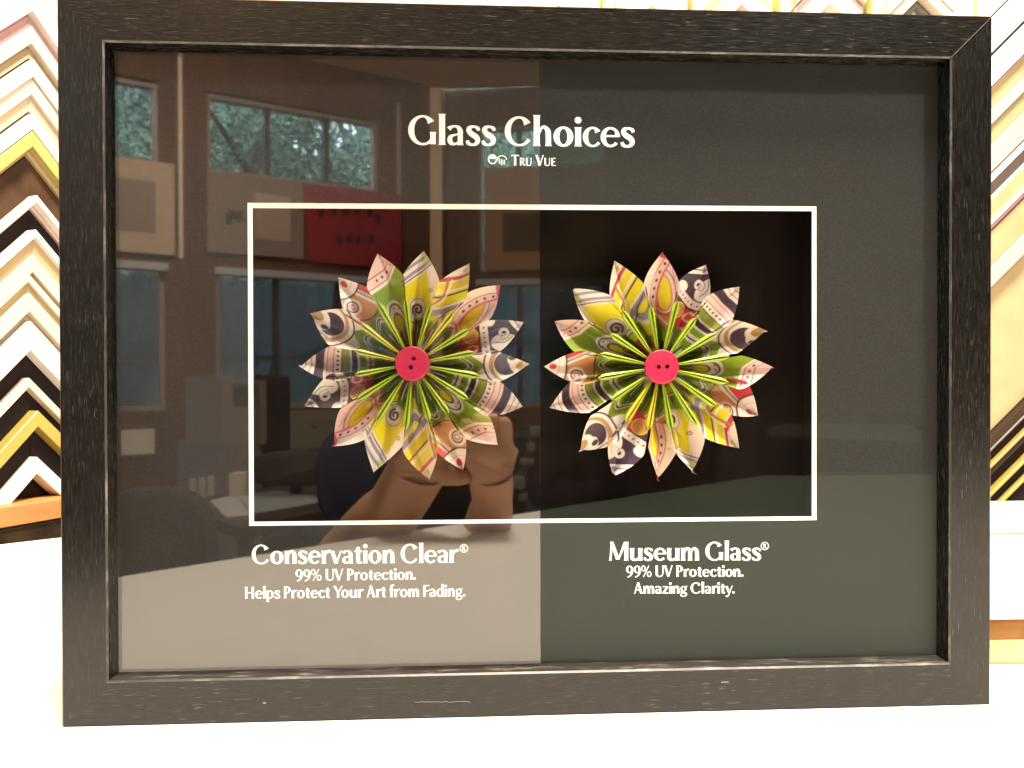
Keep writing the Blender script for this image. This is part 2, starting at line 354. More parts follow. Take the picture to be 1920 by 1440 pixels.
ringmesh('mat_bevel', hole, inn, MATY + .0001, MATY + .0012, MATY + .00125, mat('white_bevel_core', (.82, .82, .78), .7))
# the deep black box behind the window
BK = .040
blk = mat('black_backing', (.0085, .0062, .0058), .95, .05)
mb = MB(); mb.box(ix0, ix1, BK, BK + .003, iz0, iz1); mb.out('backing_board', blk, frame)
mb = MB()
for a_, b_ in ((ix0, inn[0].x - .006), (inn[1].x + .006, ix1)): mb.box(a_, b_, MATY + .0035, BK, iz0, iz1)
mb.box(inn[0].x - .006, inn[1].x + .006, MATY + .0035, BK, inn[0].z + .006, iz1); mb.box(inn[0].x - .006, inn[1].x + .006, MATY + .0035, BK, iz0, inn[2].z - .006)
mb.out('spacer', blk, frame)
# lettering printed on the mat board
INK = mat('white_ink', (.80, .80, .80), .5)
def lettering(txt, pxl, pxr, bl, br, cap, name='lettering', small=None, q=None):
    if q is None: Q, w = line_quads(txt, small=small)
    else: Q, w = q
    v, t = union_tris(Q); yy = MATY - .00012
    a, b = on_y(pxl, bl, yy), on_y(pxr, br, yy); hgt = (on_y(pxl, bl - cap, yy) - a).length; k = 1 / w
    d = b - a
    o = mesh(name, [(a.x + d.x * k * p[0], yy, a.z + d.z * k * p[0] + hgt * p[1]) for p in v], t, INK, frame); o['label'] = 'white words "%s"' % txt if txt else 'small white emblem of a ring and an arch'
    return o
TW, TN = .18, .07
lettering('Glass Choices', 765.5, 1190, 271, 275.5, 55)
TW, TN = .2, .082
lettering('TRU VUE', 958.5, 1042, 310.3, 311, 20, small=.74)
lettering('Conservation Clear', 472, 861, 1057.5, 1055, 36)
lettering('99% UV Protection.', 554, 780, 1089, 1086.5, 21.5)
lettering('Helps Protect Your Art from Fading.', 459, 872.5, 1122.5, 1118, 22)
lettering('Museum Glass', 1141.5, 1427, 1051, 1050.5, 35)
lettering('99% UV Protection.', 1174, 1394, 1081.5, 1081, 21)
lettering('Amazing Clarity.', 1188.5, 1377.5, 1112.8, 1112.5, 20.5)
lettering('®', 862, 877.5, 1036, 1036, 15.5, 'registered_mark'); lettering('®', 1426.5, 1441.5, 1031.5, 1031, 15, 'registered_mark')
lq = RG(.5, .5, .5, .52, .13, .12) + [[(.2, .55), (.78, .55), (.85, .75), (.7, .93), (.4, .95), (.18, .8)]]
lq += RG(1.55, .42, .58, .52, .1, .1, 8, 190)
lq += S((1.28, .05, .13), (1.26, .6, .13), smooth=False) + S((1.52, -.1, .13), (1.52, .5, .13), smooth=False) + S((1.8, .0, .13), (1.8, .45, .13), smooth=False)
lettering('', 915, 951, 307.5, 308, 18, 'emblem', q=(lq, 2.13))
# ================================================================ the paper flowers
CR, GN, YL, PU, OR, RD, LV, DK, TN_, PK = ((.64, .55, .49), (.165, .235, .014), (.58, .49, .018), (.045, .022, .038), (.46, .21, .075), (.42, .032, .045),
                                       (.22, .20, .27), (.016, .008, .008), (.34, .20, .09), (.60, .42, .38))
class Paint:
    def __init__(s, X_, Y_): s.X, s.Y = X_, Y_; s.c = np.tile(np.array(CR), (X_.size, 1)); s.e = .006
    def put(s, sd, col):                                   # where the distance is negative
        a = np.clip(.5 - sd / s.e, 0, 1)[:, None]; s.c = s.c * (1 - a) + np.array(col) * a
    def circ(s, x, y, r, ry=None, rot=0):
        dx, dy = s.X - x, s.Y - y; ry = ry or r
        c, n = math.cos(rot), math.sin(rot); a, b = dx * c + dy * n, -dx * n + dy * c
        return (np.sqrt((a / r) ** 2 + (b / ry) ** 2) - 1) * min(r, ry)
    def line(s, *p):
        p = _cat([(a, b, 0) for a, b in p], 5) if len(p) > 2 else [(a, b, 0) for a, b in p]
        d = np.full(s.X.shape, 9.)
        for (ax, ay, _), (bx, by, _) in zip(p[:-1], p[1:]):
            vx, vy = bx - ax, by - ay; l = vx * vx + vy * vy + 1e-12
            t = np.clip(((s.X - ax) * vx + (s.Y - ay) * vy) / l, 0, 1)
            d = np.minimum(d, np.hypot(s.X - ax - t * vx, s.Y - ay - t * vy))
        return d
    def stroke(s, w, col, *p): s.put(s.line(*p) - w / 2, col)
    def spiral(s, x, y, r, a0, turns, w, col, grow=.75):
        n = 26; p = [(x + r * (1 - grow * i / n) * math.cos(a0 + turns * 6.283 * i / n), y + 1.25 * r * (1 - grow * i / n) * math.sin(a0 + turns * 6.283 * i / n)) for i in range(n + 1)]
        s.stroke(w, col, *p)
    def dots(s, r, col, *p):
        for x, y in p: s.put(s.circ(x, y, r * .75, r * 1.1), col)
    def bands(s, q, *bc):                                  # q field; (limit, colour)...
        for lim, col in bc: s.put(lim - q, col)
def inner(P, k):
    Y, X_ = P.Y, P.X
    q = -Y + .06 * np.sin(X_ * 30 + k)
    if k % 4 == 0: P.bands(q, (-.56, PK), (-.55, DK), (-.54, CR), (-.50, GN), (-.34, CR), (-.32, DK), (-.31, YL), (-.24, RD))
    elif k % 4 == 1: P.bands(q, (-.55, GN), (-.46, CR), (-.445, DK), (-.43, CR), (-.40, GN), (-.20, CR))
    elif k % 4 == 2: P.bands(q, (-.55, RD), (-.47, OR), (-.42, CR), (-.4, TN_), (-.36, GN), (-.22, DK))
    else: P.bands(q, (-.55, LV), (-.48, CR), (-.44, YL), (-.34, GN), (-.27, RD), (-.2, CR))
    P.put(P.circ(0, .3, .03, .14), (.09, .13, .012)); P.stroke(.010, CR, (.0, .18), (.004, .27), (.0, .34)); P.stroke(.006, DK, (-.045, .3), (-.03, .42), (.03, .5))
def motif(P, k):
    X_, Y = P.X, P.Y
    if k == 'A':
        P.put(-1 + 0 * Y, OR); inner(P, 1); P.put(.53 + .6 * abs(X_) - Y, OR)
        q = X_ - (.0 + (.83 - Y) * .42); m_ = (Y > .54)
        P.put(np.where(m_, -q, 9), CR); P.put(np.where(m_, .022 - q, 9), (.2, .21, .15)); P.put(np.where(m_, .042 - q, 9), CR); P.put(np.where(m_, .052 - q, 9), RD)
        P.put(P.circ(-.075, .72, .072, .08), CR); P.put(abs(P.circ(-.075, .72, .042, .05)) - .006, DK); P.put(P.circ(-.075, .72, .028, .034), OR); P.put(P.circ(-.075, .72, .014), CR)
        P.put(P.circ(0, 1.03, .22, .225), CR); P.put(abs(P.circ(0, 1.03, .22, .225)) - .007, DK); P.put(abs(P.circ(0, 1.0, .12, .13)) - .003, (.4, .33, .28))
        P.put(P.circ(.0, .925, .023, .035), RD); P.stroke(.012, DK, (-.12, .60), (-.03, .55), (.1, .56))
    if k == 'B':
        P.put(-1 + 0 * Y, CR); inner(P, 1)
        P.put(P.circ(0, .80, .20, .20), DK); P.put(P.circ(0, .81, .19, .195), CR); P.put(P.circ(0, .815, .165, .165), TN_); P.put(P.circ(.01, .83, .14, .14), CR)
        P.put(P.circ(0, .80, .10, .105), PU); P.put(P.circ(.01, .92, .075, .09), CR); P.put(P.circ(-.035, .86, .045, .05), CR); P.put(P.circ(-.05, .85, .02, .035), PU)
        P.put(P.circ(.02, .94, .04, .055), TN_); P.stroke(.01, DK, (-.12, .78), (-.09, .9), (-.02, .97)); P.put(.985 - Y, CR)
    if k == 'C':
        P.put(-1 + 0 * Y, GN); inner(P, 0); P.put(.44 + 1.5 * X_ ** 2 - Y, GN)
        P.put(P.circ(.01, .45, .075, .14), CR); P.put(P.circ(.01, .44, .062, .125), DK); P.put(P.circ(.01, .435, .052, .112), CR); P.dots(.009, DK, (-.02, .51), (.02, .52))
        P.put(P.circ(.01, .40, .036, .08), DK); P.put(P.circ(.01, .39, .028, .07), YL)
        q = Y + .75 * X_ - .3 * abs(X_)
        P.bands(q, (.735, CR), (.765, (.4, .09, .07)), (.777, PK), (.852, (.22, .06, .05)), (.863, PK))
        P.dots(.013, DK, *[(x, .815 - .75 * x + .3 * abs(x)) for x in (-.12, -.07, -.02, .03, .08)])
        P.put(P.circ(-.02, .93, .018), (.45, .36, .36)); P.put(P.circ(-.07, .90, .014), (.45, .36, .36))
    if k == 'D':
        P.put(-1 + 0 * Y, YL); inner(P, 0); P.put(.42 + 0 * Y - Y, YL)
        P.put(X_ * 0 + (X_ + .10 - .25 * (Y - .6)) * 1., (.66, .55, .5)); P.put(P.circ(-.095, .66, .018), DK); P.put(P.circ(-.095, .66, .011), CR)
        P.put(P.circ(.01, .50, .075, .10), CR); P.put(P.circ(.01, .50, .068, .093), DK); P.put(P.circ(.01, .50, .062, .087), CR); P.spiral(.012, .49, .046, -1.2, 1.35, .022, PU)
        q = Y + .85 * X_ + 1.2 * X_ ** 2
        P.bands(q, (.80, CR), (.82, DK), (.833, CR), (.85, LV), (.885, CR), (.925, LV), (.955, CR)); P.put(P.circ(-.03, .93, .02, .03), (.45, .55, .08))
    if k == 'E':
        P.put(-1 + 0 * Y, YL); inner(P, 3); q = Y - .9 * X_
        P.bands(q, (.5, LV), (.56, CR), (.585, YL), (.68, PU), (.70, YL), (.72, CR), (.745, YL), (.83, CR), (.845, RD), (.885, CR))
        P.stroke(.02, (.33, .14, .07), (-.11, .5), (-.06, .64), (-.09, .80)); P.stroke(.012, CR, (-.09, .52), (-.04, .64), (-.06, .80))
        P.put(P.circ(.0, .93, .017, .022), (.35, .45, .05)); P.stroke(.008, DK, (.0, .45), (.05, .56), (.13, .66))
    if k == 'F':
        P.put(-1 + 0 * Y, PK); inner(P, 2); P.put(P.circ(.03, .66, .085, .2, .12), DK); P.put(P.circ(.03, .66, .078, .19, .12), PK)
        P.put(P.circ(.03, .65, .055, .16, .12), RD); P.put(P.circ(.032, .65, .046, .148, .12), YL)
        q = -X_ + .02 - .35 * (.8 - Y) + 1.1 * (.8 - Y) ** 2
        m_ = Y > .5
        P.put(np.where(m_, -q, 9), (.5, .1, .1)); P.put(np.where(m_, .018 - q, 9), PK); P.put(np.where(m_, .068 - q, 9), (.25, .07, .06)); P.put(np.where(m_, .075 - q, 9), (.62, .52, .43))
        P.dots(.013, DK, *[(-.041 - .35 * (.8 - y) + 1.1 * (.8 - y) ** 2 + .02, y) for y in (.62, .69, .76, .83, .9)])
        P.put(P.circ(-.1, .72, .014), (.45, .38, .3)); P.stroke(.006, (.3, .1, .08), (.09, .5), (.11, .66), (.08, .85)); P.stroke(.005, (.4, .2, .15), (.07, .46), (.125, .6), (.105, .8)); P.put(.955 - Y - .6 * X_, (.50, .07, .11))
    if k == 'G':
        P.put(-1 + 0 * Y, PU); inner(P, 2); P.put(P.circ(.02, .5, .09, .09), RD); P.put(P.circ(-.05, .54, .06, .07), YL); P.put(P.circ(-.05, .54, .05, .06), OR)
        P.stroke(.018, PK, (.09, .45), (.03, .5), (.05, .56), (.09, .53))
        q = Y + .25 * X_
        P.bands(q, (.60, DK), (.612, (.60, .5, .47)), (.685, DK), (.697, PU))
        P.dots(.009, DK, *[(x, .648 - .25 * x) for x in (-.12, -.08, -.04, 0, .04, .08, .12)])
        P.put(P.circ(.10, .80, .085, .13, -.35), DK); P.put(P.circ(.105, .80, .08, .125, -.35), CR); P.spiral(.015, .81, .042, -.4, .85, .034, DK, .6); P.spiral(.015, .81, .042, -.4, .85, .025, CR, .6); P.put(P.circ(-.12, .735, .05, .045), CR); P.stroke(.006, DK, (.07, .72), (.10, .80), (.07, .88))
        q = Y - .5 * X_; P.bands(q, (.90, DK), (.912, CR), (.945, DK), (.955, CR)); P.put(P.circ(.01, .955, .02, .02), LV)
    if k == 'H':
        P.put(-1 + 0 * Y, CR); inner(P, 1); q = Y + 1.6 * X_ ** 2
        P.bands(q, (.30, GN), (.36, CR), (.385, DK), (.40, CR), (.43, GN), (.49, CR), (.51, PU), (.56, CR), (.575, (.2, .22, .03)), (.645, DK), (.653, CR), (.715, (.3, .08, .07)),
                (.724, PK), (.77, (.3, .1, .1)), (.778, PK), (.80, PU), (.875, CR), (.905, (.25, .17, .15)), (.915, CR), (.955, DK), (.962, CR))
        P.dots(.012, DK, *[(x, .684 - 1.6 * x * x) for x in (-.12, -.08, -.04, 0, .04, .08, .12)])
PM = bpy.data.materials.new('printed_paper'); PM.use_nodes = True
_n = PM.node_tree; _b = _n.nodes['Principled BSDF']; _a = _n.nodes.new('ShaderNodeVertexColor'); _a.layer_name = 'print'
_n.links.new(_a.outputs['Color'], _b.inputs['Base Color']); _b.inputs['Roughness'].default_value = .36; _b.inputs['Specular IOR Level'].default_value = .45
LIME = mat('lime_folded_paper', (.26, .35, .016), .45, noise=(120, .12, (1, 1, 1)))
LIME2 = mat('yellow_folded_paper', (.40, .36, .014), .4, noise=(120, .12, (1, 1, 1)))
PINK = mat('pink_plastic', (.35, .006, .045), .4, .5)
def flower(cpx, tips, kinds, holes, label, seed):
    rnd = random.Random(seed)
    YF = .026; c = on_y(*cpx, YF); c.y = BK
    root = empty('paper_flower', c, label, 'paper flower', 'folded paper flowers mounted in the frame')
    T = []
    for (px, py), k in zip(tips, kinds):
        p = on_y(px, py, YF) - c; T.append((math.atan2(p.z, p.x), math.hypot(p.x, p.z), k))
    T.sort(key=lambda t: t[0]); n = len(T); RM = sum(t[1] for t in T) / n
    for i, (a, R_, k) in enumerate(T):
        dl = (T[(i + 1) % n][0] - a) % (2 * math.pi) / 2; dr = (a - T[i - 1][0]) % (2 * math.pi) / 2   # left = +angle side
        NU, NV = 45, 150
        s = np.linspace(-1, 1, NU); t = np.linspace(.08, 1, NV); Sg, Tg = np.meshgrid(s, t); Sg, Tg = Sg.ravel(), Tg.ravel()
        tb = .705 + rnd.uniform(-.03, .03)
        wl, wr = math.tan(min(dl, .26)), math.tan(min(dr, .26)); wm = .5 * (wl + wr)
        side = np.where(Sg > 0, wr, wl)                    # +s is clockwise
        u = np.clip((Tg - tb) / (1 - tb), 0, 1); pw = rnd.uniform(1.1, 1.45)
        side = side * (1 + .11 * np.clip((Tg - .42) / .2, 0, 1))
        hw = np.where(Tg < tb, side * Tg, side * tb * (1 - u ** pw) * (1 + .12 * u))
        skew = rnd.uniform(-.035, .035); lat = Sg * hw + skew * np.sin(np.pi * np.clip((Tg - .35) / .65, 0, 1))
        crease = rnd.uniform(-.45, .45); dm = rnd.uniform(.8, 1.35); roll = rnd.uniform(-.09, .09)
        hr = .20 + .05 * np.clip(Tg / .6, 0, 1) - .10 * np.clip((Tg - .6) / .4, 0, 1) ** 1.3
        dep = dm * np.where(Tg < .55, .10 + .11 * np.sin(np.pi / 2 * Tg / .55), .21 - .165 * np.clip((Tg - .55) / .45, 0, 1))
        sc_ = np.where(Sg < crease, (Sg - crease) / (1 + crease), (Sg - crease) / (1 - crease)); p_ = np.where(Tg < .6, 1.6, 1.6 - .55 * np.clip((Tg - .6) / .3, 0, 1))
        h = hr - dep * (1 - np.abs(sc_) ** p_) + roll * Sg * np.clip((Tg - .5) * 2, 0, 1) + .004 * np.sin(7 * Tg + seed + i)
        h += (.028 if i % 2 else 0) * np.clip((Tg - .5) * 6, 0, 1)
        h = np.maximum(h, .012 + .02 * np.abs(Sg))
        r_ = Tg * R_; L_ = lat * R_
        ca, sa = math.cos(a), math.sin(a)
        V = np.stack([ca * r_ + sa * L_, -h * RM, sa * r_ - ca * L_], 1)
        idx = np.arange(NU * NV).reshape(NV, NU)
        Fq = np.stack([idx[:-1, :-1], idx[:-1, 1:], idx[1:, 1:], idx[1:, :-1]], -1).reshape(-1, 4)
        me = bpy.data.meshes.new('petal'); me.from_pydata(V.tolist(), [], Fq.tolist()); me.materials.append(PM)
        me.polygons.foreach_set('use_smooth', [True] * len(Fq))
        fl = -1 if k.islower() else 1
        P = Paint(lat * fl, Tg.copy()); motif(P, k.upper())
        at_ = me.color_attributes.new('print', 'FLOAT_COLOR', 'POINT'); buf = np.ones((NU * NV, 4), np.float32); buf[:, :3] = np.clip(P.c, 0, 1)
        at_.data.foreach_set('color', buf.ravel()); me.update()
        pet = bpy.data.objects.new('petal', me); COL.objects.link(pet); pet.parent = root
        # lime folded edge on the ridge towards the next petal
        b = a + dl; e = rnd.uniform(.50, .60); st = .13; m_ = 14; v, f = [], []
        cb, sb = math.cos(b), math.sin(b)
        for q in range(m_ + 1):
            tt = st + (e - st) * q / m_; w = .009 + .027 * (tt - st) / (.6 - st); w2 = w * (1 if q < m_ - 1 else (.7 if q < m_ else .12))
            rr = tt * RM; hh = (.205 + .05 * tt / .6)
            for lx, dh in ((-w2, -.03), (-w2 * .92, .004), (-w2 * .28, .018), (0, -.022), (w2 * .28, .018), (w2 * .92, .004), (w2, -.03)):
                ll = lx * RM; v.append((cb * rr + sb * ll, -(hh + dh) * RM, sb * rr - cb * ll))
        for q in range(m_):
            for j in range(6): f.append((q * 7 + j, q * 7 + j + 1, q * 7 + 8 + j, q * 7 + 7 + j))
        f.append(tuple(m_ * 7 + j for j in range(7)))
        mesh('folded_edge', v, f, LIME2 if rnd.random() < .07 else LIME, pet)
    # button: turned disc with a rim and two holes
    rb = RM * .150; prof = [(0, .0030), (.62, .0031), (.74, .0032), (.88, .0035), (.96, .0033), (1, .0026), (.99, .0012), (0, .0012)]
    v, f = [], []; N_ = 64; y0 = -(.20 * RM)
    hs = [(hx * RM, hz * RM) for hx, hz in holes]; hr_ = RM * .019
    for r_, y_ in prof[1:-1]:
        for i in range(N_): an = 2 * math.pi * i / N_; v.append((math.cos(an) * rb * r_, y0 - y_ - .001, math.sin(an) * rb * r_))
    for j in range(len(prof) - 3):
        for i in range(N_): f.append((j * N_ + i, j * N_ + (i + 1) % N_, (j + 1) * N_ + (i + 1) % N_, (j + 1) * N_ + i))
    outer = [(math.cos(2 * math.pi * i / N_) * rb * .62, math.sin(2 * math.pi * i / N_) * rb * .62) for i in range(N_)]
    from mathutils.geometry import delaunay_2d_cdt
    pts = [Vector(p) for p in outer]; ed = [(i, (i + 1) % N_) for i in range(N_)]
    for hx, hz in hs:
        k0 = len(pts); pts += [Vector((hx + math.cos(q * math.pi / 8) * hr_, hz + math.sin(q * math.pi / 8) * hr_)) for q in range(16)]; ed += [(k0 + q, k0 + (q + 1) % 16) for q in range(16)]
    pts += [Vector((0, rb * .4)), Vector((0, -rb * .4)), Vector((rb * .4, 0)), Vector((-rb * .4, 0))]
    r = delaunay_2d_cdt(pts, ed, [], 1, 1e-7); k0 = len(v)
    v += [(p.x, y0 - .0041, p.y) for p in r[0]]
    for t in r[2]:
        cxx = sum(r[0][i].x for i in t) / 3; czz = sum(r[0][i].y for i in t) / 3
        if all(math.hypot(cxx - hx, czz - hz) > hr_ * .98 for hx, hz in hs): f.append(tuple(k0 + i for i in t))
    bt = mesh('button', v, f, PINK, root); fix(bt); bt.data.polygons.foreach_set('use_smooth', [True] * len(bt.data.polygons))
    for hx, hz in hs:
        mb = MB(); n_ = 16
        ring = [(hx + math.cos(q * math.pi / 8) * hr_, hz + math.sin(q * math.pi / 8) * hr_) for q in range(n_)]
        v = [(x, y0 - .0041, z) for x, z in ring] + [(x, y0 - .002, z) for x, z in ring]
        mesh('thread_hole', v, [(q, (q + 1) % n_, n_ + (q + 1) % n_, n_ + q) for q in range(n_)] + [tuple(range(n_, 2 * n_))], mat('hole_shade', (.10, .004, .015), .6), bt)
    return root
def pix(ox, oy, pts, k=3): return [(ox + x / k, oy + y / k) for x, y in pts]
tl = pix(540, 440, [(760, 85), (1020, 155), (1195, 285), (1325, 495), (1360, 725), (1320, 970), (1180, 1180), (985, 1330), (790, 1388), (485, 1335), (245, 1190), (88, 965), (58, 735), (122, 445), (275, 235), (505, 105)])
flower((774, 682), tl, 'dEFGBHCAEDFGHBAc', [(.012, .045), (-.012, -.03)], 'paper flower behind the reflecting left half of the glass, button holes one above the other', 3)
tr_ = pix(1000, 440, [(735, 92), (985, 165), (1168, 292), (1320, 545), (1355, 750), (1278, 1020), (1162, 1203), (915, 1348), (705, 1388), (460, 1350), (262, 1222), (97, 975), (65, 740), (125, 485), (230, 305), (465, 140)])
flower((1238.5, 688), tr_, 'FGHbCaEDFGBHACDE', [(-.028, 0), (.045, .002)], 'paper flower behind the clear right half of the glass, button holes side by side', 11)
# ================================================================ the setting: table, floor, walls
def line_x(p, d, q, e):                                    # crossing of two plan lines
    den = d.x * e.y - d.y * e.x; t = ((q.x - p.x) * e.y - (q.y - p.y) * e.x) / den; return p + d * t
fa, fb = mir(on_z(227, 1080)), mir(on_z(1012, 957)); ba, bb_ = on_z(0, 1020), on_z(105, 1008)
fd, bd = (fb - fa).normalized(), (bb_ - ba).normalized(); Lc = line_x(fa, fd, ba, bd)
kb = (.80 - Lc.y) / bd.y; p1 = Lc + bd * kb; p4 = Lc + fd * 1.9
poly = [(Lc.x, Lc.y), (p4.x, p4.y), (p4.x + .5, p4.y), (2.2, p4.y + .6), (2.2, .80), (p1.x, p1.y)]
TAB = mat('white_laminate', (.80, .775, .73), .38, .4, noise=(30, .02, (1, 1, 1)))
mb = MB(); mb.prism(poly, -.04, 0); t = mb.out('tabletop', TAB, None, .004, 3); tag(t, kind='structure')
mb = MB(); ins = [(-.1, .0), (1.2, -.6), (1.9, -.6), (1.9, .6), (.3, .6)]; mb.prism(ins, -.9, -.0405); o = mb.out('counter_cabinet', mat('counter_wood', (.22, .13, .08), .6)); tag(o, kind='structure')
FZ, CEIL = -.9, 2.46
V0 = at(696, 720, 6.0); V1 = at(388, 720, 5.38)
wall1 = Plane(V1, V0, True); u0 = wall1.uv(797, 600)[0]
c1 = wall1.o + wall1.d * u0; c2 = CAM + (ray(815, 600)) * 6.35
W2A = at(815, 720, 6.38); W2B = at(1008, 720, 6.29)
wall2 = Plane(W2A, W2B, True)
WB = mat('brown_panelled_wall', (.105, .048, .022), .6, .3, noise=(6, .3, (1, 1, .15)))
def holed_wall(name, pl, ua, ub, holes, th=.14):
    us = sorted({ua, ub} | {h[0] for h in holes} | {h[1] for h in holes}); zs = sorted({FZ, CEIL} | {h[2] for h in holes} | {h[3] for h in holes})
    mb = MB()
    for i in range(len(us) - 1):
        for j in range(len(zs) - 1):
            cu, cz = (us[i] + us[i + 1]) / 2, (zs[j] + zs[j + 1]) / 2
            if cu < ua or cu > ub or any(h[0] < cu < h[1] and h[2] < cz < h[3] for h in holes): continue
            mb.pbox(pl, us[i], us[i + 1], zs[j], zs[j + 1], -th, 0)
    o = mb.out(name, WB); bm = bmesh.new(); bm.from_mesh(o.data); bmesh.ops.remove_doubles(bm, verts=bm.verts, dist=1e-4)
    inn_ = [f for f in bm.faces if False]; bm.to_mesh(o.data); bm.free(); tag(o, kind='structure'); return o
def rect(pl, l, t_, r, b_):                                # picture rectangle -> (u0,u1,z0,z1) in a wall, measured at its left / right
    ul, zt = pl.uv(l, t_); ur, zb = pl.uv(r, b_); return (ul, ur, zb, zt)
h1 = [rect(wall1, 388, 169, 712, 361), rect(wall1, 150, 120, 298, 305), rect(wall1, 150, 484, 312, 770), rect(wall1, 405, 505, 742, 765)]
h1[1] = (h1[1][0], h1[1][1], h1[0][2], h1[0][3])
h1[3] = (h1[3][0], h1[3][1], h1[2][2], wall1.uv(410, 505)[1]); h1[2] = (h1[2][0], h1[2][1], h1[2][2], h1[3][3])
h2 = [rect(wall2, 896, 234, 1137, 506), rect(wall2, 896, 528, 1137, 765)]
uL = wall1.uv(-250, 700)[0]
holed_wall('wall_with_windows_long', wall1, uL, u0 + .06, h1); holed_wall('wall_with_windows_far', wall2, -.12, 5.2, h2)
FR = mat('dark_window_bar', (.035, .03, .03), .5); FRL = mat('pale_window_trim', (.30, .24, .22), .5)
SB = bpy.data.materials.new('sheer_blind'); SB.use_nodes = True; _N = SB.node_tree; _N.nodes.clear()
_o, _m, _t, _d = [_N.nodes.new('ShaderNode' + k) for k in ('OutputMaterial', 'MixShader', 'BsdfTransparent', 'BsdfTranslucent')]
_d.inputs[0].default_value = (.22, .27, .32, 1); _t.inputs[0].default_value = (.8, .8, .8, 1); _m.inputs[0].default_value = .38
_N.links.new(_t.outputs[0], _m.inputs[1]); _N.links.new(_d.outputs[0], _m.inputs[2]); _N.links.new(_m.outputs[0], _o.inputs[0])
def window(pl, h, bars, rows, label):
    c = pl.P((h[0] + h[1]) / 2, h[2]); w = empty('window', c, label, 'window', 'windows of the room seen in the glass')
    mb = MB(); t_ = .03
    mb.pbox(pl, h[0], h[1], h[2], h[2] + t_, -.12, -.05); mb.pbox(pl, h[0], h[1], h[3] - t_, h[3], -.12, -.05)
    mb.pbox(pl, h[0], h[0] + t_, h[2] + t_, h[3] - t_, -.12, -.05); mb.pbox(pl, h[1] - t_, h[1], h[2] + t_, h[3] - t_, -.12, -.05)
    mb.out('window_frame', FRL, w)
    if rows:
        mb = MB(); mb.pbox(pl, h[0] + t_, h[1] - t_, h[2] + t_, h[3] - .06, -.125, -.123); mb.out('sheer_blind', SB, w)
        mb = MB(); mb.pbox(pl, h[0] - .01, h[1] + .01, h[3] - .035, h[3] + .012, .001, .05); mb.out('blind_rail', mat('pale_blind_rail', (.42, .42, .46), .5), w)
    for b in bars:
        mb = MB(); u = pl.uv(b, 600)[0]; mb.pbox(pl, u - .018, u + .018, h[2] + t_, h[3] - t_, -.11, -.055); mb.out('mullion', FR, w)
    for r in rows:
        mb = MB(); mb.pbox(pl, h[0] + t_, h[1] - t_, r - .012, r + .012, -.105, -.06); mb.out('glazing_bar', FR, w)
zr = wall1.uv(290, 668)[1]
window(wall1, h1[0], [507, 618], [], 'wide upper window of three panes with trees outside, seen in the left glass')
window(wall1, h1[1], [], [], 'single upper window at the left edge of the reflection, above a cream poster')
window(wall1, h1[2], [], [zr], 'tall lower window at the left edge of the reflection, above a small white card')
window(wall1, h1[3], [523, 640], [zr], 'wide lower window reflected beneath the red banner')
window(wall2, h2[0], [973], [], 'upper window reflected behind the words Glass Choices')
window(wall2, h2[1], [973], [wall2.uv(940, 642)[1]], 'lower window reflected to the right of the column')
mb = MB(); mb.pbox(wall2, wall2.uv(789, 600)[0], wall2.uv(835, 600)[0], FZ, CEIL - .02, 0, .12)
o = mb.out('column', mat('beige_paint', (.62, .42, .26), .6)); tag(o, 'beige corner column between the two window walls, seen in the left glass', 'column')
mb = MB()
for px, z0, z1 in ((337, 60, 480),): 
    u = wall1.uv(337, 300)[0]; mb.pbox(wall1, u - .012, u + .012, wall1.uv(337, 485)[1], CEIL, 0, .03)  # thin pale strip added to stand for a bright pilaster edge
o = mb.out('edging', mat('pale_edging', (.75, .62, .5), .35)); tag(o, 'thin pale conduit running down beside the left windows in the reflection', 'edging')
mb = MB(); u = wall1.uv(746, 300)[0]; mb.pbox(wall1, u - .012, u + .012, wall1.uv(746, 500)[1], wall1.uv(746, 195)[1], 0, .03)  # second strip added for another light pilaster edge, in a duller tone
o = mb.out('edging', mat('grey_edging', (.40, .33, .29), .4)); tag(o, 'dull conduit beside the red banner in the reflection', 'edging')
XL, XR, YB, YN = -4.6, 4.6, 1.25, -9.0
def slab(name, a, b, c, d, e, f, m_):
    mb = MB(); mb.box(a, b, c, d, e, f); return tag(mb.out(name, m_), kind='structure')
FLM = mat('carpet', (.20, .15, .115), .9, noise=(40, .2, (1, 1, 1)))
slab('floor', XL, XR, YN, YB, FZ - .1, FZ, FLM)
CLM = mat('warm_ceiling', (.86, .64, .40), .8)
mb = MB(); cl = [wall1.P(uL, 0, -.14), wall1.P(u0, 0, -.14), wall2.P(5.2, 0, -.14)]; mb.prism([(p.x, p.y) for p in cl] + [(XR, YB), (XL, YB)], CEIL, CEIL + .08)
o = mb.out('ceiling', CLM); tag(o, kind='structure')
slab('wall_back', XL, XR, YB, YB + .1, FZ, CEIL, mat('cream_wall', (.72, .63, .50), .7))
slab('wall_right', XR, XR + .1, YN, YB, FZ, CEIL, WB); slab('wall_left', XL - .1, XL, YN, YB, FZ, CEIL, WB)
slab('ground', -40, 40, -40, YN, FZ - .5, FZ - .45, mat('outdoor_grass', (.05, .09, .03), .9))
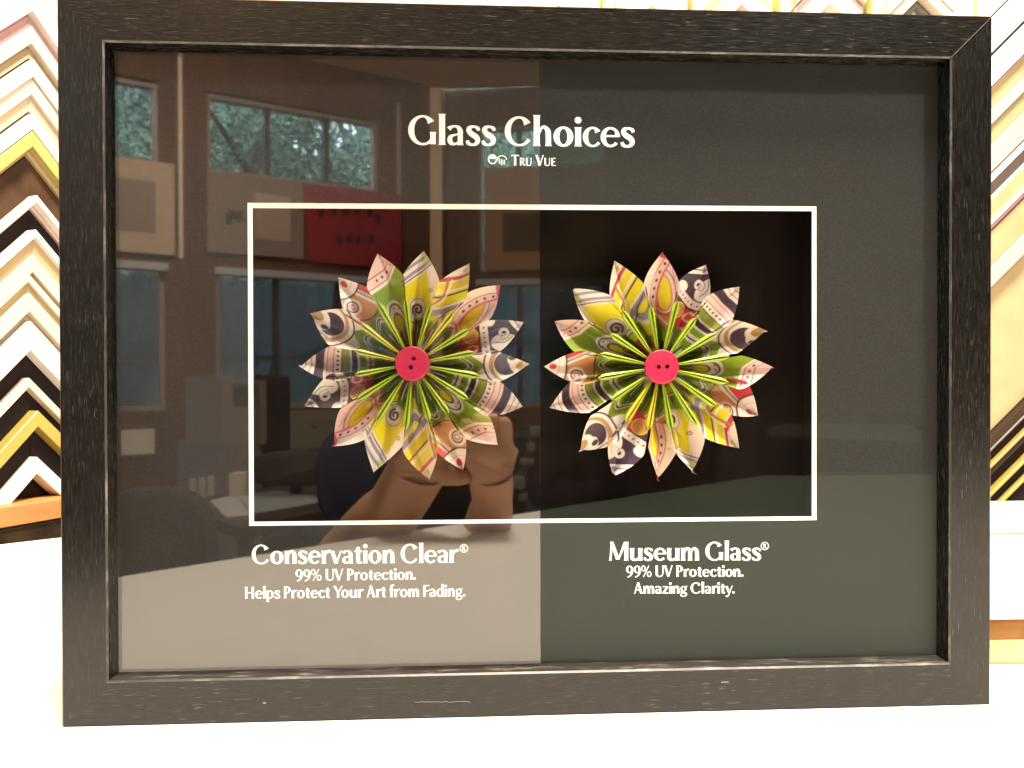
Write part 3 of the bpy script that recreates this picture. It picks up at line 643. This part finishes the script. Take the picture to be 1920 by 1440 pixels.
# posters and signs hanging in the windows
def board(name, pl, r, m_, label, cat, out=.035, th=.012, group=None):
    mb = MB(); mb.pbox(pl, *r, out, out + th); o = mb.out(name, m_); tag(o, label, cat, group); return o
BG = mat('cream_paper', (.52, .40, .29), .8); BG2 = mat('grey_paper', (.26, .205, .17), .8); BG3 = mat('greige_paper', (.235, .185, .155), .8); LG = mat('light_grey_paper', (.42, .34, .26), .8)
def panel(pl, r, m_, par, name='picture_area', out=.048):
    mb = MB(); mb.pbox(pl, *r, out, out + .002); mb.out(name, m_, par)
p = board('poster', wall1, rect(wall1, 165, 290, 325, 480), BG, 'cream poster with a grey middle at the left edge of the reflection', 'poster'); panel(wall1, rect(wall1, 180, 331, 290, 440), BG2, p)
p = board('poster', wall1, rect(wall1, 386, 322, 566, 487), BG3, 'greige poster with a small dark animal shape, reflected beside the red banner', 'poster')
panel(wall1, rect(wall1, 474, 364, 541, 455), LG, p)
mb = MB()
for a, b, c, d in ((426, 396, 452, 414), (420, 402, 432, 424), (446, 410, 457, 416), (440, 412, 446, 420)): mb.pbox(wall1, *rect(wall1, a, b, c, d), .0485, .051)
mb.out('animal_shape', mat('sepia_ink', (.05, .035, .035), .8), p)
r1 = rect(wall1, 562, 345, 748, 505)
rp = [wall1.P(r1[0], r1[3], .05), wall1.P(r1[1], r1[3], .05), wall1.P(r1[1], r1[2], .05), wall1.P(wall1.uv(575, 500)[0], r1[2], .05)]
bk_ = [wall1.P(r1[0], r1[3], .04), wall1.P(r1[1], r1[3], .04), wall1.P(r1[1], r1[2], .04), wall1.P(wall1.uv(575, 500)[0], r1[2], .04)]
mb = MB(); mb.hexa(bk_ + rp); ban = mb.out('banner', mat('red_cloth', (.26, .008, .016), .8)); tag(ban, 'red banner with two rows of dark letters, reversed in the reflection', 'banner')
rnd = random.Random(4)
def mark(px, py, w, h):
    mb = MB()
    for k in range(3):
        a = px + rnd.uniform(-w, w) * .4; b = py + rnd.uniform(-h, h) * .3
        mb.pbox(wall1, *rect(wall1, a - w * .22, b - h * .4, a + w * .22, b + h * .4), .0505, .053)
    mb.pbox(wall1, *rect(wall1, px - w * .45, py + h * .2, px + w * .45, py + h * .38), .0505, .0525)
    mb.out('letter', mat('black_ink', (.012, .008, .008), .8), ban)
for x, y in ((600, 404), (620, 398), (643, 396), (665, 397), (687, 402), (703, 412)): mark(x, y, 12, 16)
for x, y in ((630, 452), (650, 451), (669, 452), (689, 451)): mark(x, y, 12, 16)
p = board('poster', wall2, rect(wall2, 911, 318, 1132, 505), mat('kraft_paper', (.34, .20, .11), .8), 'kraft poster with a dark square, reflected under the small brand line', 'poster')
p['label'] = 'kraft brown poster with a dark square, reflected below the heading'; panel(wall2, rect(wall2, 944, 403, 1064, 472), mat('dark_print', (.10, .065, .04), .8), p)
board('card', wall1, rect(wall1, 226, 806, 289, 850), mat('white_card', (.72, .70, .62), .6), 'small white card on the panelled wall at the left of the reflection', 'card', .01, .006)
# trees outside
HM = mat('wooded_slope', (.10, .18, .13), .9, noise=(1.6, .55, (1, 1, 1)))
mb = MB(); rh = np.random.default_rng(5); hx = np.linspace(-16, 16, 60)
prev = None
for j in range(60):
    x = hx[j]; tops = 7.2 + .7 * math.sin(x * .7) + .5 * math.sin(x * 1.9 + 1) + rh.uniform(-.25, .25) - 3.1 * math.exp(-((x + 2.9) / 1.1) ** 2)
    cur = [(x, -10.6 + .15 * math.sin(x * 3), FZ - .45), (x, -11.5 + .3 * math.sin(x * 2.1), 1.2), (x, -12.6, 3.4), (x, -14.2, tops), (x, -17, tops - .5)]
    if prev: mb.add(prev + cur, [(i, i + 1, 6 + i, 5 + i) for i in range(4)])
    prev = cur
tag(mb.out('wooded_hillside', HM), kind='structure')
LF = [mat('leaf_a', (.13, .20, .14), .6), mat('leaf_b', (.19, .27, .19), .6), mat('leaf_c', (.10, .155, .125), .6)]; BKM = mat('bark', (.06, .045, .035), .9)
def tree(p, h, r, seed, label):
    rn = np.random.default_rng(seed); t = empty('broadleaf_tree', p, label, 'tree', 'trees outside the windows')
    mb = MB(); a = Vector(p); top = a + Vector((.2, 0, h * .75)); mb.cyl(a, top, .13, .05, 10)
    for k in range(7):
        z = a + (top - a) * (.35 + .09 * k); an = k * 2.4; mb.cyl(z, z + Vector((math.cos(an) * r * .6, math.sin(an) * r * .6, r * .35)), .045, .012, 7)
    mb.out('trunk', BKM, t)
    nc = 70; cc = rn.normal(size=(nc, 3)); cc /= np.linalg.norm(cc, axis=1)[:, None]; cc *= (rn.uniform(.3, 1, nc) ** .5)[:, None]; cc *= np.array([r, r, h * .42]); cc[:, 2] += h * .62
    n = 15000 if seed not in (3, 8) else 7000; ci = rn.integers(0, nc, n); ps = cc[ci] + rn.normal(size=(n, 3)) * r * .12
    d1 = rn.normal(size=(n, 3)); d1 /= np.linalg.norm(d1, axis=1)[:, None]; d2 = np.cross(d1, rn.normal(size=(n, 3))); d2 /= np.linalg.norm(d2, axis=1)[:, None]
    sz = rn.uniform(.025, .05, n)[:, None]
    v = np.stack([ps - d1 * sz, ps + d2 * sz * .5, ps + d1 * sz, ps - d2 * sz * .5], 1).reshape(-1, 3); f = np.arange(4 * n).reshape(-1, 4)
    o = mesh('crown', v.tolist(), f.tolist(), LF, t); o.data.polygons.foreach_set('material_index', (ci % 3).astype(np.int32))
for i, (px, d, h, r) in enumerate(((240, 9.0, 5.6, 1.7), (450, 8.2, 5.2, 1.6), (620, 9.3, 5.8, 1.9), (330, 11.5, 6.8, 2.4), (760, 10.6, 6.2, 2.2), (935, 10.0, 4.6, 1.7), (1080, 11.5, 4.2, 2.0), (560, 12.5, 7.5, 2.8))):
    q = mir(at(px, 707, d)); tree((q.x, q.y, FZ - .4), h, r, i + 1, ['round green tree', 'near light green tree', 'tall leafy tree', 'broad tree', 'spreading tree', 'short tree', 'low distant tree', 'tallest tree'][i] +
        ' outside, reflected ' + ['through the leftmost window', 'through the first pane of the wide window', 'through the last panes of the wide window', 'behind the pier between windows', 'beside the corner column', 'behind the kraft poster', 'at the far right window', 'behind the wide window'][i])
# ================================================================ moulding corner samples on the racks
COLS = dict(W=(.83, .80, .76), P=(.74, .47, .49), p=(.84, .62, .58), C=(.80, .66, .48), c=(.86, .74, .60), T=(.60, .47, .31), t=(.50, .38, .22), Y=(.74, .58, .19),
            B=(.12, .060, .030), K=(.022, .012, .012), G=(.62, .44, .10), M=(.26, .20, .19), R=(.085, .05, .03), O=(.13, .115, .03), S=(.20, .19, .18), N=(.64, .50, .28))
MN = dict(W='white', P='dusty_pink', p='pale_pink', C='cream', c='peach', T='tan', t='dark_tan', Y='yellow', B='brown', K='black', G='gold', M='mauve', R='dark_brown', O='olive', S='grey', N='honey')
def cm(k):
    g = .8 if k == 'W' else (.4 if k in 'KBR' else (.62 if k in 'cC' else .56))
    return mat('moulding_' + MN[k], tuple(c * g for c in COLS[k]), .8 if k in 'KBR' else (.42 if k not in 'GY' else .3), .2 if k in 'KBR' else .5, noise=(25, .35 if k == 'B' else .07, (1, 1, 1)))
def chevron(pl, apx, bands, L_, label, group, left_only=False):
    ks = [b[2] for b in bands]; mats = [cm(k) for k in dict.fromkeys(ks)]; ki = {k: i for i, k in enumerate(dict.fromkeys(ks))}
    ua, za = pl.uv(apx, (bands[0][0] + bands[-1][1]) / 2)
    base = pl.P(ua, za); root = empty('moulding_sample', base, label, 'frame sample', group)
    for sg in ((-1,) if left_only else (-1, 1)):
        mb = MB()
        for y0_, y1_, k, pr in bands:
            a, b = pl.uv(apx, y0_)[1], pl.uv(apx, y1_)[1]
            P0 = pr if isinstance(pr, tuple) else (pr, pr)
            q = [pl.P(ua, a, 0), pl.P(ua, b, 0), pl.P(ua, b, P0[1]), pl.P(ua, a, P0[0])]
            w = [pl.P(ua + sg * L_, a - L_, 0), pl.P(ua + sg * L_, b - L_, 0), pl.P(ua + sg * L_, b - L_, P0[1]), pl.P(ua + sg * L_, a - L_, P0[0])]
            mb.hexa(q + w, ki[k])
        mb.out('mitred_arm', mats, root, .0006, 1)
    return root
RP = Plane(at(40, 707, 1.0), at(40, 707, 1.0) + (lambda v: Vector((v.x, v.y, 0)))(ray(1650, 707)))
GL = 'moulding corner samples stacked on the left rack'
LS = [((-118, -80, 'C', .02), (-80, -45, 'c', .016)), ((-45, -12, 'p', .018),), ((-12, 27, 'W', .024), (27, 54, 'P', (.012, .016))), ((55, 87, 'c', .022), (87, 113, 'T', (.012, .016))),
      ((118, 149, 'W', .026),), ((151, 182, 'c', .022), (182, 212, 'C', .016)), ((218, 247, 'W', .024),), ((250, 279, 'Y', .024), (279, 291, 'N', .012)), ((291, 368, 'B', (.006, .010)),),
      ((369, 382, 'W', .024), (382, 392, 'p', .012)), ((394, 432, 'K', .008),), ((433, 447, 'W', .026), (447, 478, 'N', .018), (478, 512, 'c', .02)), ((514, 530, 'c', .022), (530, 550, 'N', .016)),
      ((551, 585, 'c', .024), (585, 602, 'T', .014)), ((603, 657, 'W', .026),), ((658, 707, 'K', .008),), ((708, 726, 'c', .02),), ((727, 768, 'K', .008),), ((769, 799, 'G', .024),), ((800, 854, 'K', .008),), ((855, 886, 'W', .022),)]
LN = ['cream two step corner sample highest on the left rack', 'plain pale pink corner sample near the top of the left rack', 'white corner sample with a dusty pink inner edge, left of the frame top',
      'ivory corner sample with a tan inner edge, under the dusty pink one', 'plain white corner sample above the thin olive line', 'peach and cream corner sample under the thin olive line',
      'white corner sample directly above the bright yellow one', 'bright yellow corner sample with a tan lip', 'wide mottled brown corner sample below the yellow one', 'thin white corner sample crossing the brown area',
      'dark brown corner sample between two thin white ones', 'white edged tan and cream corner sample at mid height', 'cream corner sample with a honey inner edge', 'pale cream corner sample above the wide white one',
      'widest plain white corner sample on the left rack', 'black corner sample right under the widest white one', 'narrow cream gold corner sample between black ones', 'black corner sample under the narrow cream gold one',
      'broad gold corner sample low on the left rack', 'black corner sample between the gold and the lowest white one', 'lowest white corner sample, resting on the orange shelf']
for i, b in enumerate(LS):
    ax = 38 if i < 8 else (46 if i < 11 else (42 if i < 12 else (32 if i < 15 else (35 if i < 17 else 48))))
    chevron(RP, ax, b, .13, LN[i], GL)
# the left rack itself
u_a, u_b = RP.uv(-160, 700)[0], RP.uv(240, 700)[0]
rk = empty('sample_rack', RP.P(u_a, FZ), 'brown rack of moulding corners standing left behind the frame', 'rack')
mb = MB(); mb.pbox(RP, u_a, u_b, FZ, 1.3, -.03, 0); mb.out('back_panel', mat('rack_brown', (.016, .008, .007), .9, .1), rk)
zt, zb = RP.uv(50, 934)[1], RP.uv(50, 970)[1]
mb = MB(); mb.pbox(RP, u_a, u_b, zb, zt, 0, .045); mb.out('shelf', mat('orange_wood', (.42, .19, .065), .45, noise=(20, .15, (1, 1, 8))), rk, .001)
mb = MB(); mb.pbox(RP, u_a, u_b, FZ, zb - .004, 0, .030); mb.out('base_panel', mat('brown_marbled_panel', (.085, .058, .036), .4, .5, noise=(28, .75, (1, 1, 1))), rk)
# right rack
QP = Plane(at(960, 707, 1.2), at(1890, 707, 1.2))
GR = 'moulding corner samples on the rack at the right'
RS = [((-60, 16, 'W', .03),), ((20, 85, 'W', .03),), ((92, 146, 'W', .03),), ((150, 190, 'N', .02), (190, 218, 'p', .024)), ((221, 255, 'N', .018), (255, 305, 'p', .024)), ((309, 322, 'W', .028), (322, 351, 'M', .016), (351, 358, 'W', .02)),
      ((359, 392, 'N', .02), (392, 402, 'W', .024), (402, 416, 'P', .014)), ((418, 482, 'N', .016), (482, 517, 'p', .024)), ((520, 793, 'N', (.008, .008)),), ((795, 815, 'R', .02), (815, 820, 'S', .022), (820, 841, 'K', .016)),
      ((842, 848, 'G', .026), (848, 864, 'R', .022), (865, 890, 'K', .014)), ((892, 900, 'G', .026), (900, 924, 'K', .018)), ((925, 933, 'G', .026), (933, 980, 'K', .018))]
RN = ['white corner sample partly above the picture at the right', 'wide white corner sample beside the top right corner of the frame', 'white corner sample under the dark olive gap at the right', 'honey and pale pink corner sample upper right', 'broad honey and pink corner sample, wider pink half',
      'white edged corner sample with a mauve hollow', 'honey, white and dusty pink corner sample', 'honey corner sample with a bright pink white lip above the kraft one', 'very wide kraft coloured corner sample at mid right', 'dark brown corner sample with a grey line at the right',
      'black corner sample with the highest thin gold line', 'black corner sample with the middle gold line', 'black corner sample with the lowest gold line, behind the white box']
for i, b in enumerate(RS):
    chevron(QP, 2000, [(y0_ - 134, y1_ - 134, k, pr) for y0_, y1_, k, pr in b], .26, RN[i], GR)
mb = MB(); ua, ub = QP.uv(1000, 700)[0], QP.uv(2300, 700)[0]
rk2 = empty('sample_rack', QP.P(ua, 0), 'cream rack of moulding corners rising behind and right of the frame', 'rack')
mb.pbox(QP, QP.uv(700, 700)[0], ub, .0, 1.3, -.03, 0); mb.out('back_panel', mat('rack_cream', (.70, .60, .42), .7), rk2)
GT = 'moulding corner samples peeping over the frame'
TS = [(1713, ((-52, -20, 'W', .03), (-19, 6, 'c', .026), (7, 22, 'S', .01)), 'white corner sample with a grey notch peeping over the frame at the right'),
      (1545, ((-70, -40, 'c', .03), (-38, -14, 'p', .02), (-12, 20, 'W', .026)), 'cream and peach corner sample peeping over the frame, left of the grey notch'),
      (1380, ((-40, -16, 'Y', .016), (-15, 26, 'c', .03)), 'pale yellow corner sample peeping over the frame'),
      (1215, ((-55, -20, 'c', .02), (-18, 25, 'W', .03)), 'ivory corner sample peeping over the middle of the frame'),
      (1045, ((-44, -22, 'p', .02), (-20, 25, 'c', .026)), 'faint pinkish corner sample peeping over the frame, leftmost of the row')]
for ax, b, l in TS: chevron(QP, ax, b, .05, l, GT)
mb = MB()
for px in (1128, 1291, 1450, 1618, 1806): u = QP.uv(px, 10)[0]; mb.pbox(QP, u - .002, u + .002, QP.uv(px, 200)[1], 1.3, 0, .034)
mb.out('divider', mat('olive_divider', (.55, .46, .16), .6), rk2)
# white box on a tan box at the right
bx = on_z(1790, 1207).x; yb = on_z(1880, 1207).y
zt1 = on_y(1880, 1163, yb).z; zt2 = on_y(1880, 990, yb).z; dp = (on_z(1880, 940, zt2).y - yb)
cb_ = empty('cardboard_box', (bx + .1, yb, 0), 'flat tan cardboard box under the white box at the right', 'box')
mb = MB(); mb.box(bx - .02, bx + .24, yb + .002, yb + dp + .01, 0, zt1 - .0004); mb.out('box_body', mat('tan_cardboard', (.30, .165, .06), .8, noise=(40, .25, (1, 1, 1))), cb_, .001)
yf = on_z(1880, 1246).y; mb = MB(); mb.box(bx - .02, bx + .24, yf, yb + .0015, .0004, .0022); mb.out('open_flap', mat('pale_cardboard', (.42, .27, .13), .8, noise=(30, .2, (1, 1, 1))), cb_)
wb = empty('white_box', (bx + .1, yb, zt1), 'plain white box stacked on the tan box beside the frame', 'box')
mb = MB(); mb.box(bx - .01, bx + .25, yb, yb + dp, zt1, zt2 - .004); mb.out('box_body', mat('white_card_box', (.78, .76, .72), .6), wb, .001)
mb = MB(); mb.box(bx - .0112, bx + .2512, yb - .0012, yb + dp + .0012, zt2 - .0036, zt2); mb.out('box_lid', mat('white_card_box'), wb, .0008)
# ================================================================ things of the room, seen in the glass
BKP = mat('black_plastic', (.012, .010, .010), .5); DWD = mat('dark_desk_wood', (.05, .032, .024), .5); WPA = mat('white_paper', (.62, .62, .60), .7)
def R3(px, py, d): return mir(at(px, py, d))               # a room point from its reflection
def RZ(px, py, z): return mir(on_z(px, py, z))
DZ = -.20
dk = [RZ(300, 945, DZ), RZ(455, 990, DZ), RZ(735, 930, DZ), RZ(560, 905, DZ)]
desk = empty('desk', (dk[0] + dk[2]) / 2 + Vector((0, 0, FZ - DZ)), 'dark desk with papers on it in the lower left reflection', 'desk')
mb = MB(); mb.prism([(p.x, p.y) for p in dk], DZ - .03, DZ); mb.out('desk_top', DWD, desk)
cdk = sum(dk, Vector()) / 4
for p in dk:
    q = p + (cdk - p) * .08; mb = MB(); mb.cyl((q.x, q.y, FZ), (q.x, q.y, DZ - .031), .022); mb.out('leg', BKP, desk)
def sheet(pts, z, m_, label, cat='paper', name='paper_sheet', th=.004):
    P = [RZ(x, y, z) for x, y in pts]; mb = MB(); mb.prism([(p.x, p.y) for p in P], z + .0006, z + th); return tag(mb.out(name, m_), label, cat)
sheet([(393, 941), (424, 972), (470, 966), (440, 930)], DZ, mat('blue_white_paper', (.60, .62, .62), .5), 'pale paper at the left end of the reflected desk')
sheet([(441, 930), (475, 965), (630, 938), (520, 922)], DZ, mat('blue_grey_print', (.42, .46, .48), .5), 'large blue grey print spread over the reflected desk', 'print', 'large_print')
sheet([(297, 939), (330, 948), (345, 944), (345, 935)], DZ, mat('cream_sheet', (.62, .5, .4), .7), 'small cream sheet at the far left of the reflected desk')
for i, px in enumerate((357, 374, 391)):
    p = RZ(px + 4, 936 - i * 3, DZ); mb = MB(); mb.cyl((p.x, p.y, DZ + .001), (p.x, p.y, DZ + .065), .0115, .011); o = mb.out('jar', mat('grey_tin', (.5, .45, .4), .4)); tag(o, 'small grey tin in a row of three on the reflected desk', 'tin', 'three grey tins on the reflected desk')
p = RZ(453, 929, DZ); mb = MB(); mb.box(p.x - .032, p.x + .032, p.y - .03, p.y + .03, DZ + .001, DZ + .075); o = mb.out('paper_box', mat('pale_box', (.60, .50, .40), .7), None, .002); tag(o, 'little pale box standing on the reflected desk', 'box')
# dark office chairs
def chair(px, py, d, w, h, label, blue=False, seat=True):
    c = R3(px, py, d); root = empty('office_chair', (c.x, c.y, FZ), label, 'office chair', 'dark office chairs in the reflection')
    v, f = [], []; n = 40
    pts = [(math.copysign(abs(math.cos(a)) ** .7, math.cos(a)) * w, math.copysign(abs(math.sin(a)) ** .7, math.sin(a)) * h) for a in [2 * math.pi * i / n for i in range(n)]]
    mb = MB()
    v = [(c.x + x, c.y - .03 + .25 * x * x / w, c.z + z) for x, z in pts] + [(c.x + x, c.y + .03 + .25 * x * x / w, c.z + z) for x, z in pts]
    mb.add(v, [tuple(range(n)), tuple(range(n, 2 * n))] + [(i, (i + 1) % n, n + (i + 1) % n, n + i) for i in range(n)])
    mb.out('backrest', mat('navy_fabric', (.015, .02, .065), .8) if blue else mat('dusk_fabric', (.042, .032, .034), .8), root, .008)
    mb = MB(); mb.box(c.x - w * .9, c.x + w * .9, c.y - .5, c.y - .06, -.42, -.35); mb.out('seat', BKP, root, .02)
    mb = MB(); mb.cyl((c.x, c.y - .25, FZ + .06), (c.x, c.y - .25, -.42), .03); mb.cyl((c.x, c.y - .045, -.4), (c.x, c.y - .045, c.z - h * .5), .02); mb.out('stem', BKP, root)
    mb = MB()
    for k in range(5): mb.cyl((c.x, c.y - .25, FZ + .07), (c.x + .28 * math.cos(k * 1.257), c.y - .25 + .28 * math.sin(k * 1.257), FZ + .03), .022, .015, 8)
    mb.out('foot_star', BKP, root)
chair(290, 1040, 1.55, .125, .13, 'brown office chair back rising left of the desk in the reflection')
chair(652, 893, 1.75, .062, .10, 'navy office chair back right beside the photographer arm', True)
chair(548, 878, 2.6, .13, .055, 'near black office chair back behind the reflected desk')
# a dark monitor, a white board leaning, a tall pale printer stand, low dark cabinet
c = R3(508, 770, 3.2); mb = MB(); mb.box(c.x - .055, c.x + .055, c.y - .1, c.y + .1, FZ, c.z + .14); tag(mb.out('speaker', BKP, None, .005), 'tall narrow black cabinet in front of the reflected window', 'cabinet')
a, b = R3(460, 905, 3.4), R3(1010, 905, 4.4)
cab = Plane(at(462, 707, 3.3), at(1010, 707, 4.2), True); mb = MB(); mb.pbox(cab, 0, cab.uv(1180, 700)[0], FZ, cab.uv(600, 842)[1], -.5, 0); tag(mb.out('low_cabinet', mat('ebony_cabinet', (.014, .010, .009), .5), None, .004), 'long low black cabinet under the reflected windows', 'cabinet')
r = rect(cab, 540, 770, 640, 836); dr = board('drawing_board', cab, (r[0], r[1], cab.uv(600, 838)[1], r[3]), mat('sketch_paper', (.30, .30, .24), .8), 'pale board with a faint pencil sketch, leaning below the left flower', 'drawing', .02, .01)
mb = MB()
for k in range(12):
    x = 575 + k * 4.5; y = 797 - 8 * math.sin(k * .28); mb.pbox(cab, *rect(cab, x, y, x + 4, y + 2), .0302, .0312)
mb.pbox(cab, *rect(cab, 580, 798, 590, 804), .0302, .0312); mb.out('sketch_line', mat('pencil', (.13, .12, .09), .8), dr)
pr = Plane(at(410, 707, 2.9), at(500, 707, 3.05), True); prr = empty('printer_stand', pr.P(.1, FZ), 'pale grey printer stand left of the black cabinet in the reflection', 'printer stand')
GP = mat('grey_white_plastic', (.30, .26, .23), .5)
mb = MB(); r = rect(pr, 408, 708, 492, 1000); mb.pbox(pr, r[0], r[1], FZ, pr.uv(450, 832)[1], -.3, 0); mb.out('stand_body', mat('lavender_grey_panel', (.22, .19, .21), .6), prr)
mb = MB(); mb.pbox(pr, *rect(pr, 412, 706, 432, 832), -.25, .02); mb.pbox(pr, *rect(pr, 480, 712, 494, 832), -.25, .02); mb.pbox(pr, *rect(pr, 432, 712, 480, 722), -.25, .01); mb.pbox(pr, *rect(pr, 432, 765, 480, 832), -.25, .0)
mb.out('printer_body', GP, prr)
mb = MB(); mb.pbox(pr, *rect(pr, 432, 722, 480, 765), -.25, -.06); mb.out('paper_slot', mat('slot_brown', (.12, .10, .085), .7), prr)
# grey machine parts on the right of the hand
mc = Plane(at(900, 707, 2.4), at(1010, 707, 2.4), True); mach = empty('mat_cutter', mc.P(.05, -.3), 'grey jointed machine standing by the seam of the two panes', 'machine')
for x0_, y0_, x1_, y1_ in ((993, 801, 1012, 819), (988, 832, 1004, 846), (976, 862, 1002, 872), (962, 895, 985, 918), (972, 928, 990, 940)):
    mb = MB(); mb.pbox(mc, *rect(mc, x0_, y0_, x1_, y1_), -.06, 0); mb.out('housing', mat('grey_casting', (.17, .15, .14), .4), mach, .004)
mb = MB()
q = [mc.P(*mc.uv(x, y), -.03) for x, y in ((1002, 815), (995, 840), (990, 868), (972, 905), (982, 935), (995, 960))]
for a, b in zip(q[:-1], q[1:]): mb.cyl(a, b, .012)
mb.out('linkage', mat('dark_linkage', (.08, .07, .065), .4), mach)
# a far white worktop glimpsed in the coated glass
p = [RZ(1440, 802, -.05), RZ(1730, 810, -.05), RZ(1700, 795, -.05), RZ(1470, 794, -.05)]
mb = MB(); mb.prism([(q.x, q.y) for q in p], -.09, -.05); o = mb.out('far_worktop', mat('white_paint', (.8, .8, .76), .5)); tag(o, 'white worktop glimpsed faintly in the right glass', 'worktop')
cc = sum(p, Vector()) / 4; mb = MB(); mb.prism([(cc.x + (q.x - cc.x) * .8, cc.y + (q.y - cc.y) * .8) for q in p], FZ, -.0905); child(mb.out('pedestal', DWD), o) if False else mb.out('pedestal', DWD).__setattr__('parent', o)
# ---------------------------------------------------------------- the photographer's arms and hands with the phone
SKIN = mat('skin', (.62, .33, .19), .5, .4, noise=(50, .12, (1, 1, 1)))
def skin(name, verts, edges, rad, m_, parent=None, sub=2):
    me = bpy.data.meshes.new(name); me.from_pydata([tuple(v) for v in verts], edges, []); o = bpy.data.objects.new(name, me); COL.objects.link(o); me.materials.append(m_)
    sk = o.modifiers.new('s', 'SKIN'); sk.use_smooth_shade = True
    for v, r_ in zip(me.skin_vertices[0].data, rad): v.radius = (r_, r_) if not isinstance(r_, tuple) else r_
    me.skin_vertices[0].data[0].use_root = True
    sb = o.modifiers.new('u', 'SUBSURF'); sb.levels = sub; sb.render_levels = sub
    dg = bpy.context.evaluated_depsgraph_get(); ev = o.evaluated_get(dg); nm = bpy.data.meshes.new_from_object(ev); o.modifiers.clear(); o.data = nm
    nm.polygons.foreach_set('use_smooth', [True] * len(nm.polygons))
    if not nm.materials: nm.materials.append(m_)
    if parent: o.parent = parent
    return o
# camera looks past the phone: the lens sits at the phone's front edge
PZ = CY - .0045
ph = empty('phone', (CX - .045, PZ, CZ), 'dark phone held up between two hands, hidden behind the left flower reflection', 'phone')
mb = MB(); mb.box(CX - .115, CX + .030, PZ - .008, PZ, CZ - .055, CZ + .018); mb.out('phone_body', mat('phone_black', (.015, .015, .017), .25), ph, .003, 4)
mb = MB(); mb.cyl((CX, PZ + .0002, CZ), (CX, PZ + .0008, CZ), .0035, n=24); mb.out('lens', mat('lens_glass', (.02, .02, .04), .1), ph)
V, E_, Rr = [], [], []
def node(p, r, par=None):
    V.append(p); Rr.append(r); i = len(V) - 1
    if par is not None: E_.append((par, i))
    return i
n0 = node(R3(768, 922, .93), .036); fore = node(R3(718, 978, .97), .044, n0); elb = node(R3(640, 1075, 1.06), .052, fore); up_ = node(R3(540, 1200, 1.2), .056, elb)
pal = node(R3(785, 878, .915), (.037, .028), n0); pal2 = node(R3(792, 846, .905), (.040, .024), pal)
for (dx, pts) in ((0, ((752, 822, .90), (742, 795, .89), (752, 775, .884))), (1, ((775, 815, .90), (768, 785, .893), (775, 768, .884))), (2, ((803, 812, .90), (800, 785, .893), (806, 768, .884))), (3, ((828, 820, .90), (838, 800, .893), (838, 780, .884)))):
    k = pal2
    for j, q in enumerate(pts): k = node(R3(*q), (.0105, .0098, .0085)[j], k)
th = node(R3(825, 885, .91), .017, pal); th = node(R3(845, 895, .905), .0115, th); th = node(R3(872, 896, .90), .0095, th); node(R3(880, 892, .898), .007, th)
per = skin('person', V, E_, Rr, SKIN); tag(per, 'photographer bare forearm and hand holding the phone, mirrored in the left glass', 'person')
V, E_, Rr = [], [], []
n0 = node(R3(928, 925, .93), .026); f2 = node(R3(915, 985, .99), .032, n0); f3 = node(R3(890, 1100, 1.08), .042, f2)
pal = node(R3(922, 880, .915), (.028, .019), n0); pal2 = node(R3(918, 850, .905), (.031, .017), pal)
for pts in (((945, 822, .895), (948, 800, .89), (940, 782, .884)), ((922, 815, .895), (925, 792, .89), (920, 775, .884)), ((900, 815, .895), (899, 790, .89), (898, 772, .884)), ((878, 825, .895), (872, 802, .89), (876, 782, .884))):
    k = pal2
    for j, q in enumerate(pts): k = node(R3(*q), (.0105, .0098, .0085)[j], k)
th = node(R3(893, 868, .905), .0125, pal); th = node(R3(872, 850, .90), .0105, th); node(R3(862, 830, .895), .0085, th)
s2 = skin('other_arm', V, E_, Rr, SKIN, per); s2['label'] = 'second hand, palm edge towards the seam of the panes'
# ================================================================ light
def area(name, loc, aim, size, watts, col):
    l = bpy.data.lights.new(name, 'AREA'); l.shape = 'SQUARE'; l.size = size; l.energy = watts; l.color = col
    o = bpy.data.objects.new(name, l); COL.objects.link(o); o.location = loc
    o.rotation_euler = (Vector(aim) - Vector(loc)).to_track_quat('-Z', 'Y').to_euler(); return o
D_ = Vector((1.16, -1, 1.7)).normalized()
area('key_lamp', Vector((0, 0, .2)) + D_ * 1.2, (0, 0, .2), .07, 17, (1, .93, .83))
area('ceiling_lamp', (.1, -.35, 2.3), (.1, -.25, 0), .5, 245, (1, .86, .68))
area('ceiling_lamp', (-1.2, -2.8, 2.3), (-2.0, -5.5, .6), .6, 260, (1, .80, .62))
w = bpy.data.worlds.new('World'); SC.world = w; w.use_nodes = True; bg = w.node_tree.nodes['Background']
bg.inputs[0].default_value = (.72, .88, 1.0, 1); bg.inputs[1].default_value = 25.0
SC.view_settings.view_transform = 'Standard'; SC.view_settings.look = 'None'; SC.view_settings.exposure = 0; SC.view_settings.gamma = 1
SC.view_settings.use_curve_mapping = False
SC.cycles.use_denoising = True; SC.cycles.denoiser = 'OPENIMAGEDENOISE'; SC.cycles.max_bounces = 8; SC.cycles.transparent_max_bounces = 16
SC.cycles.caustics_reflective = False; SC.cycles.caustics_refractive = False; SC.cycles.sample_clamp_indirect = 6
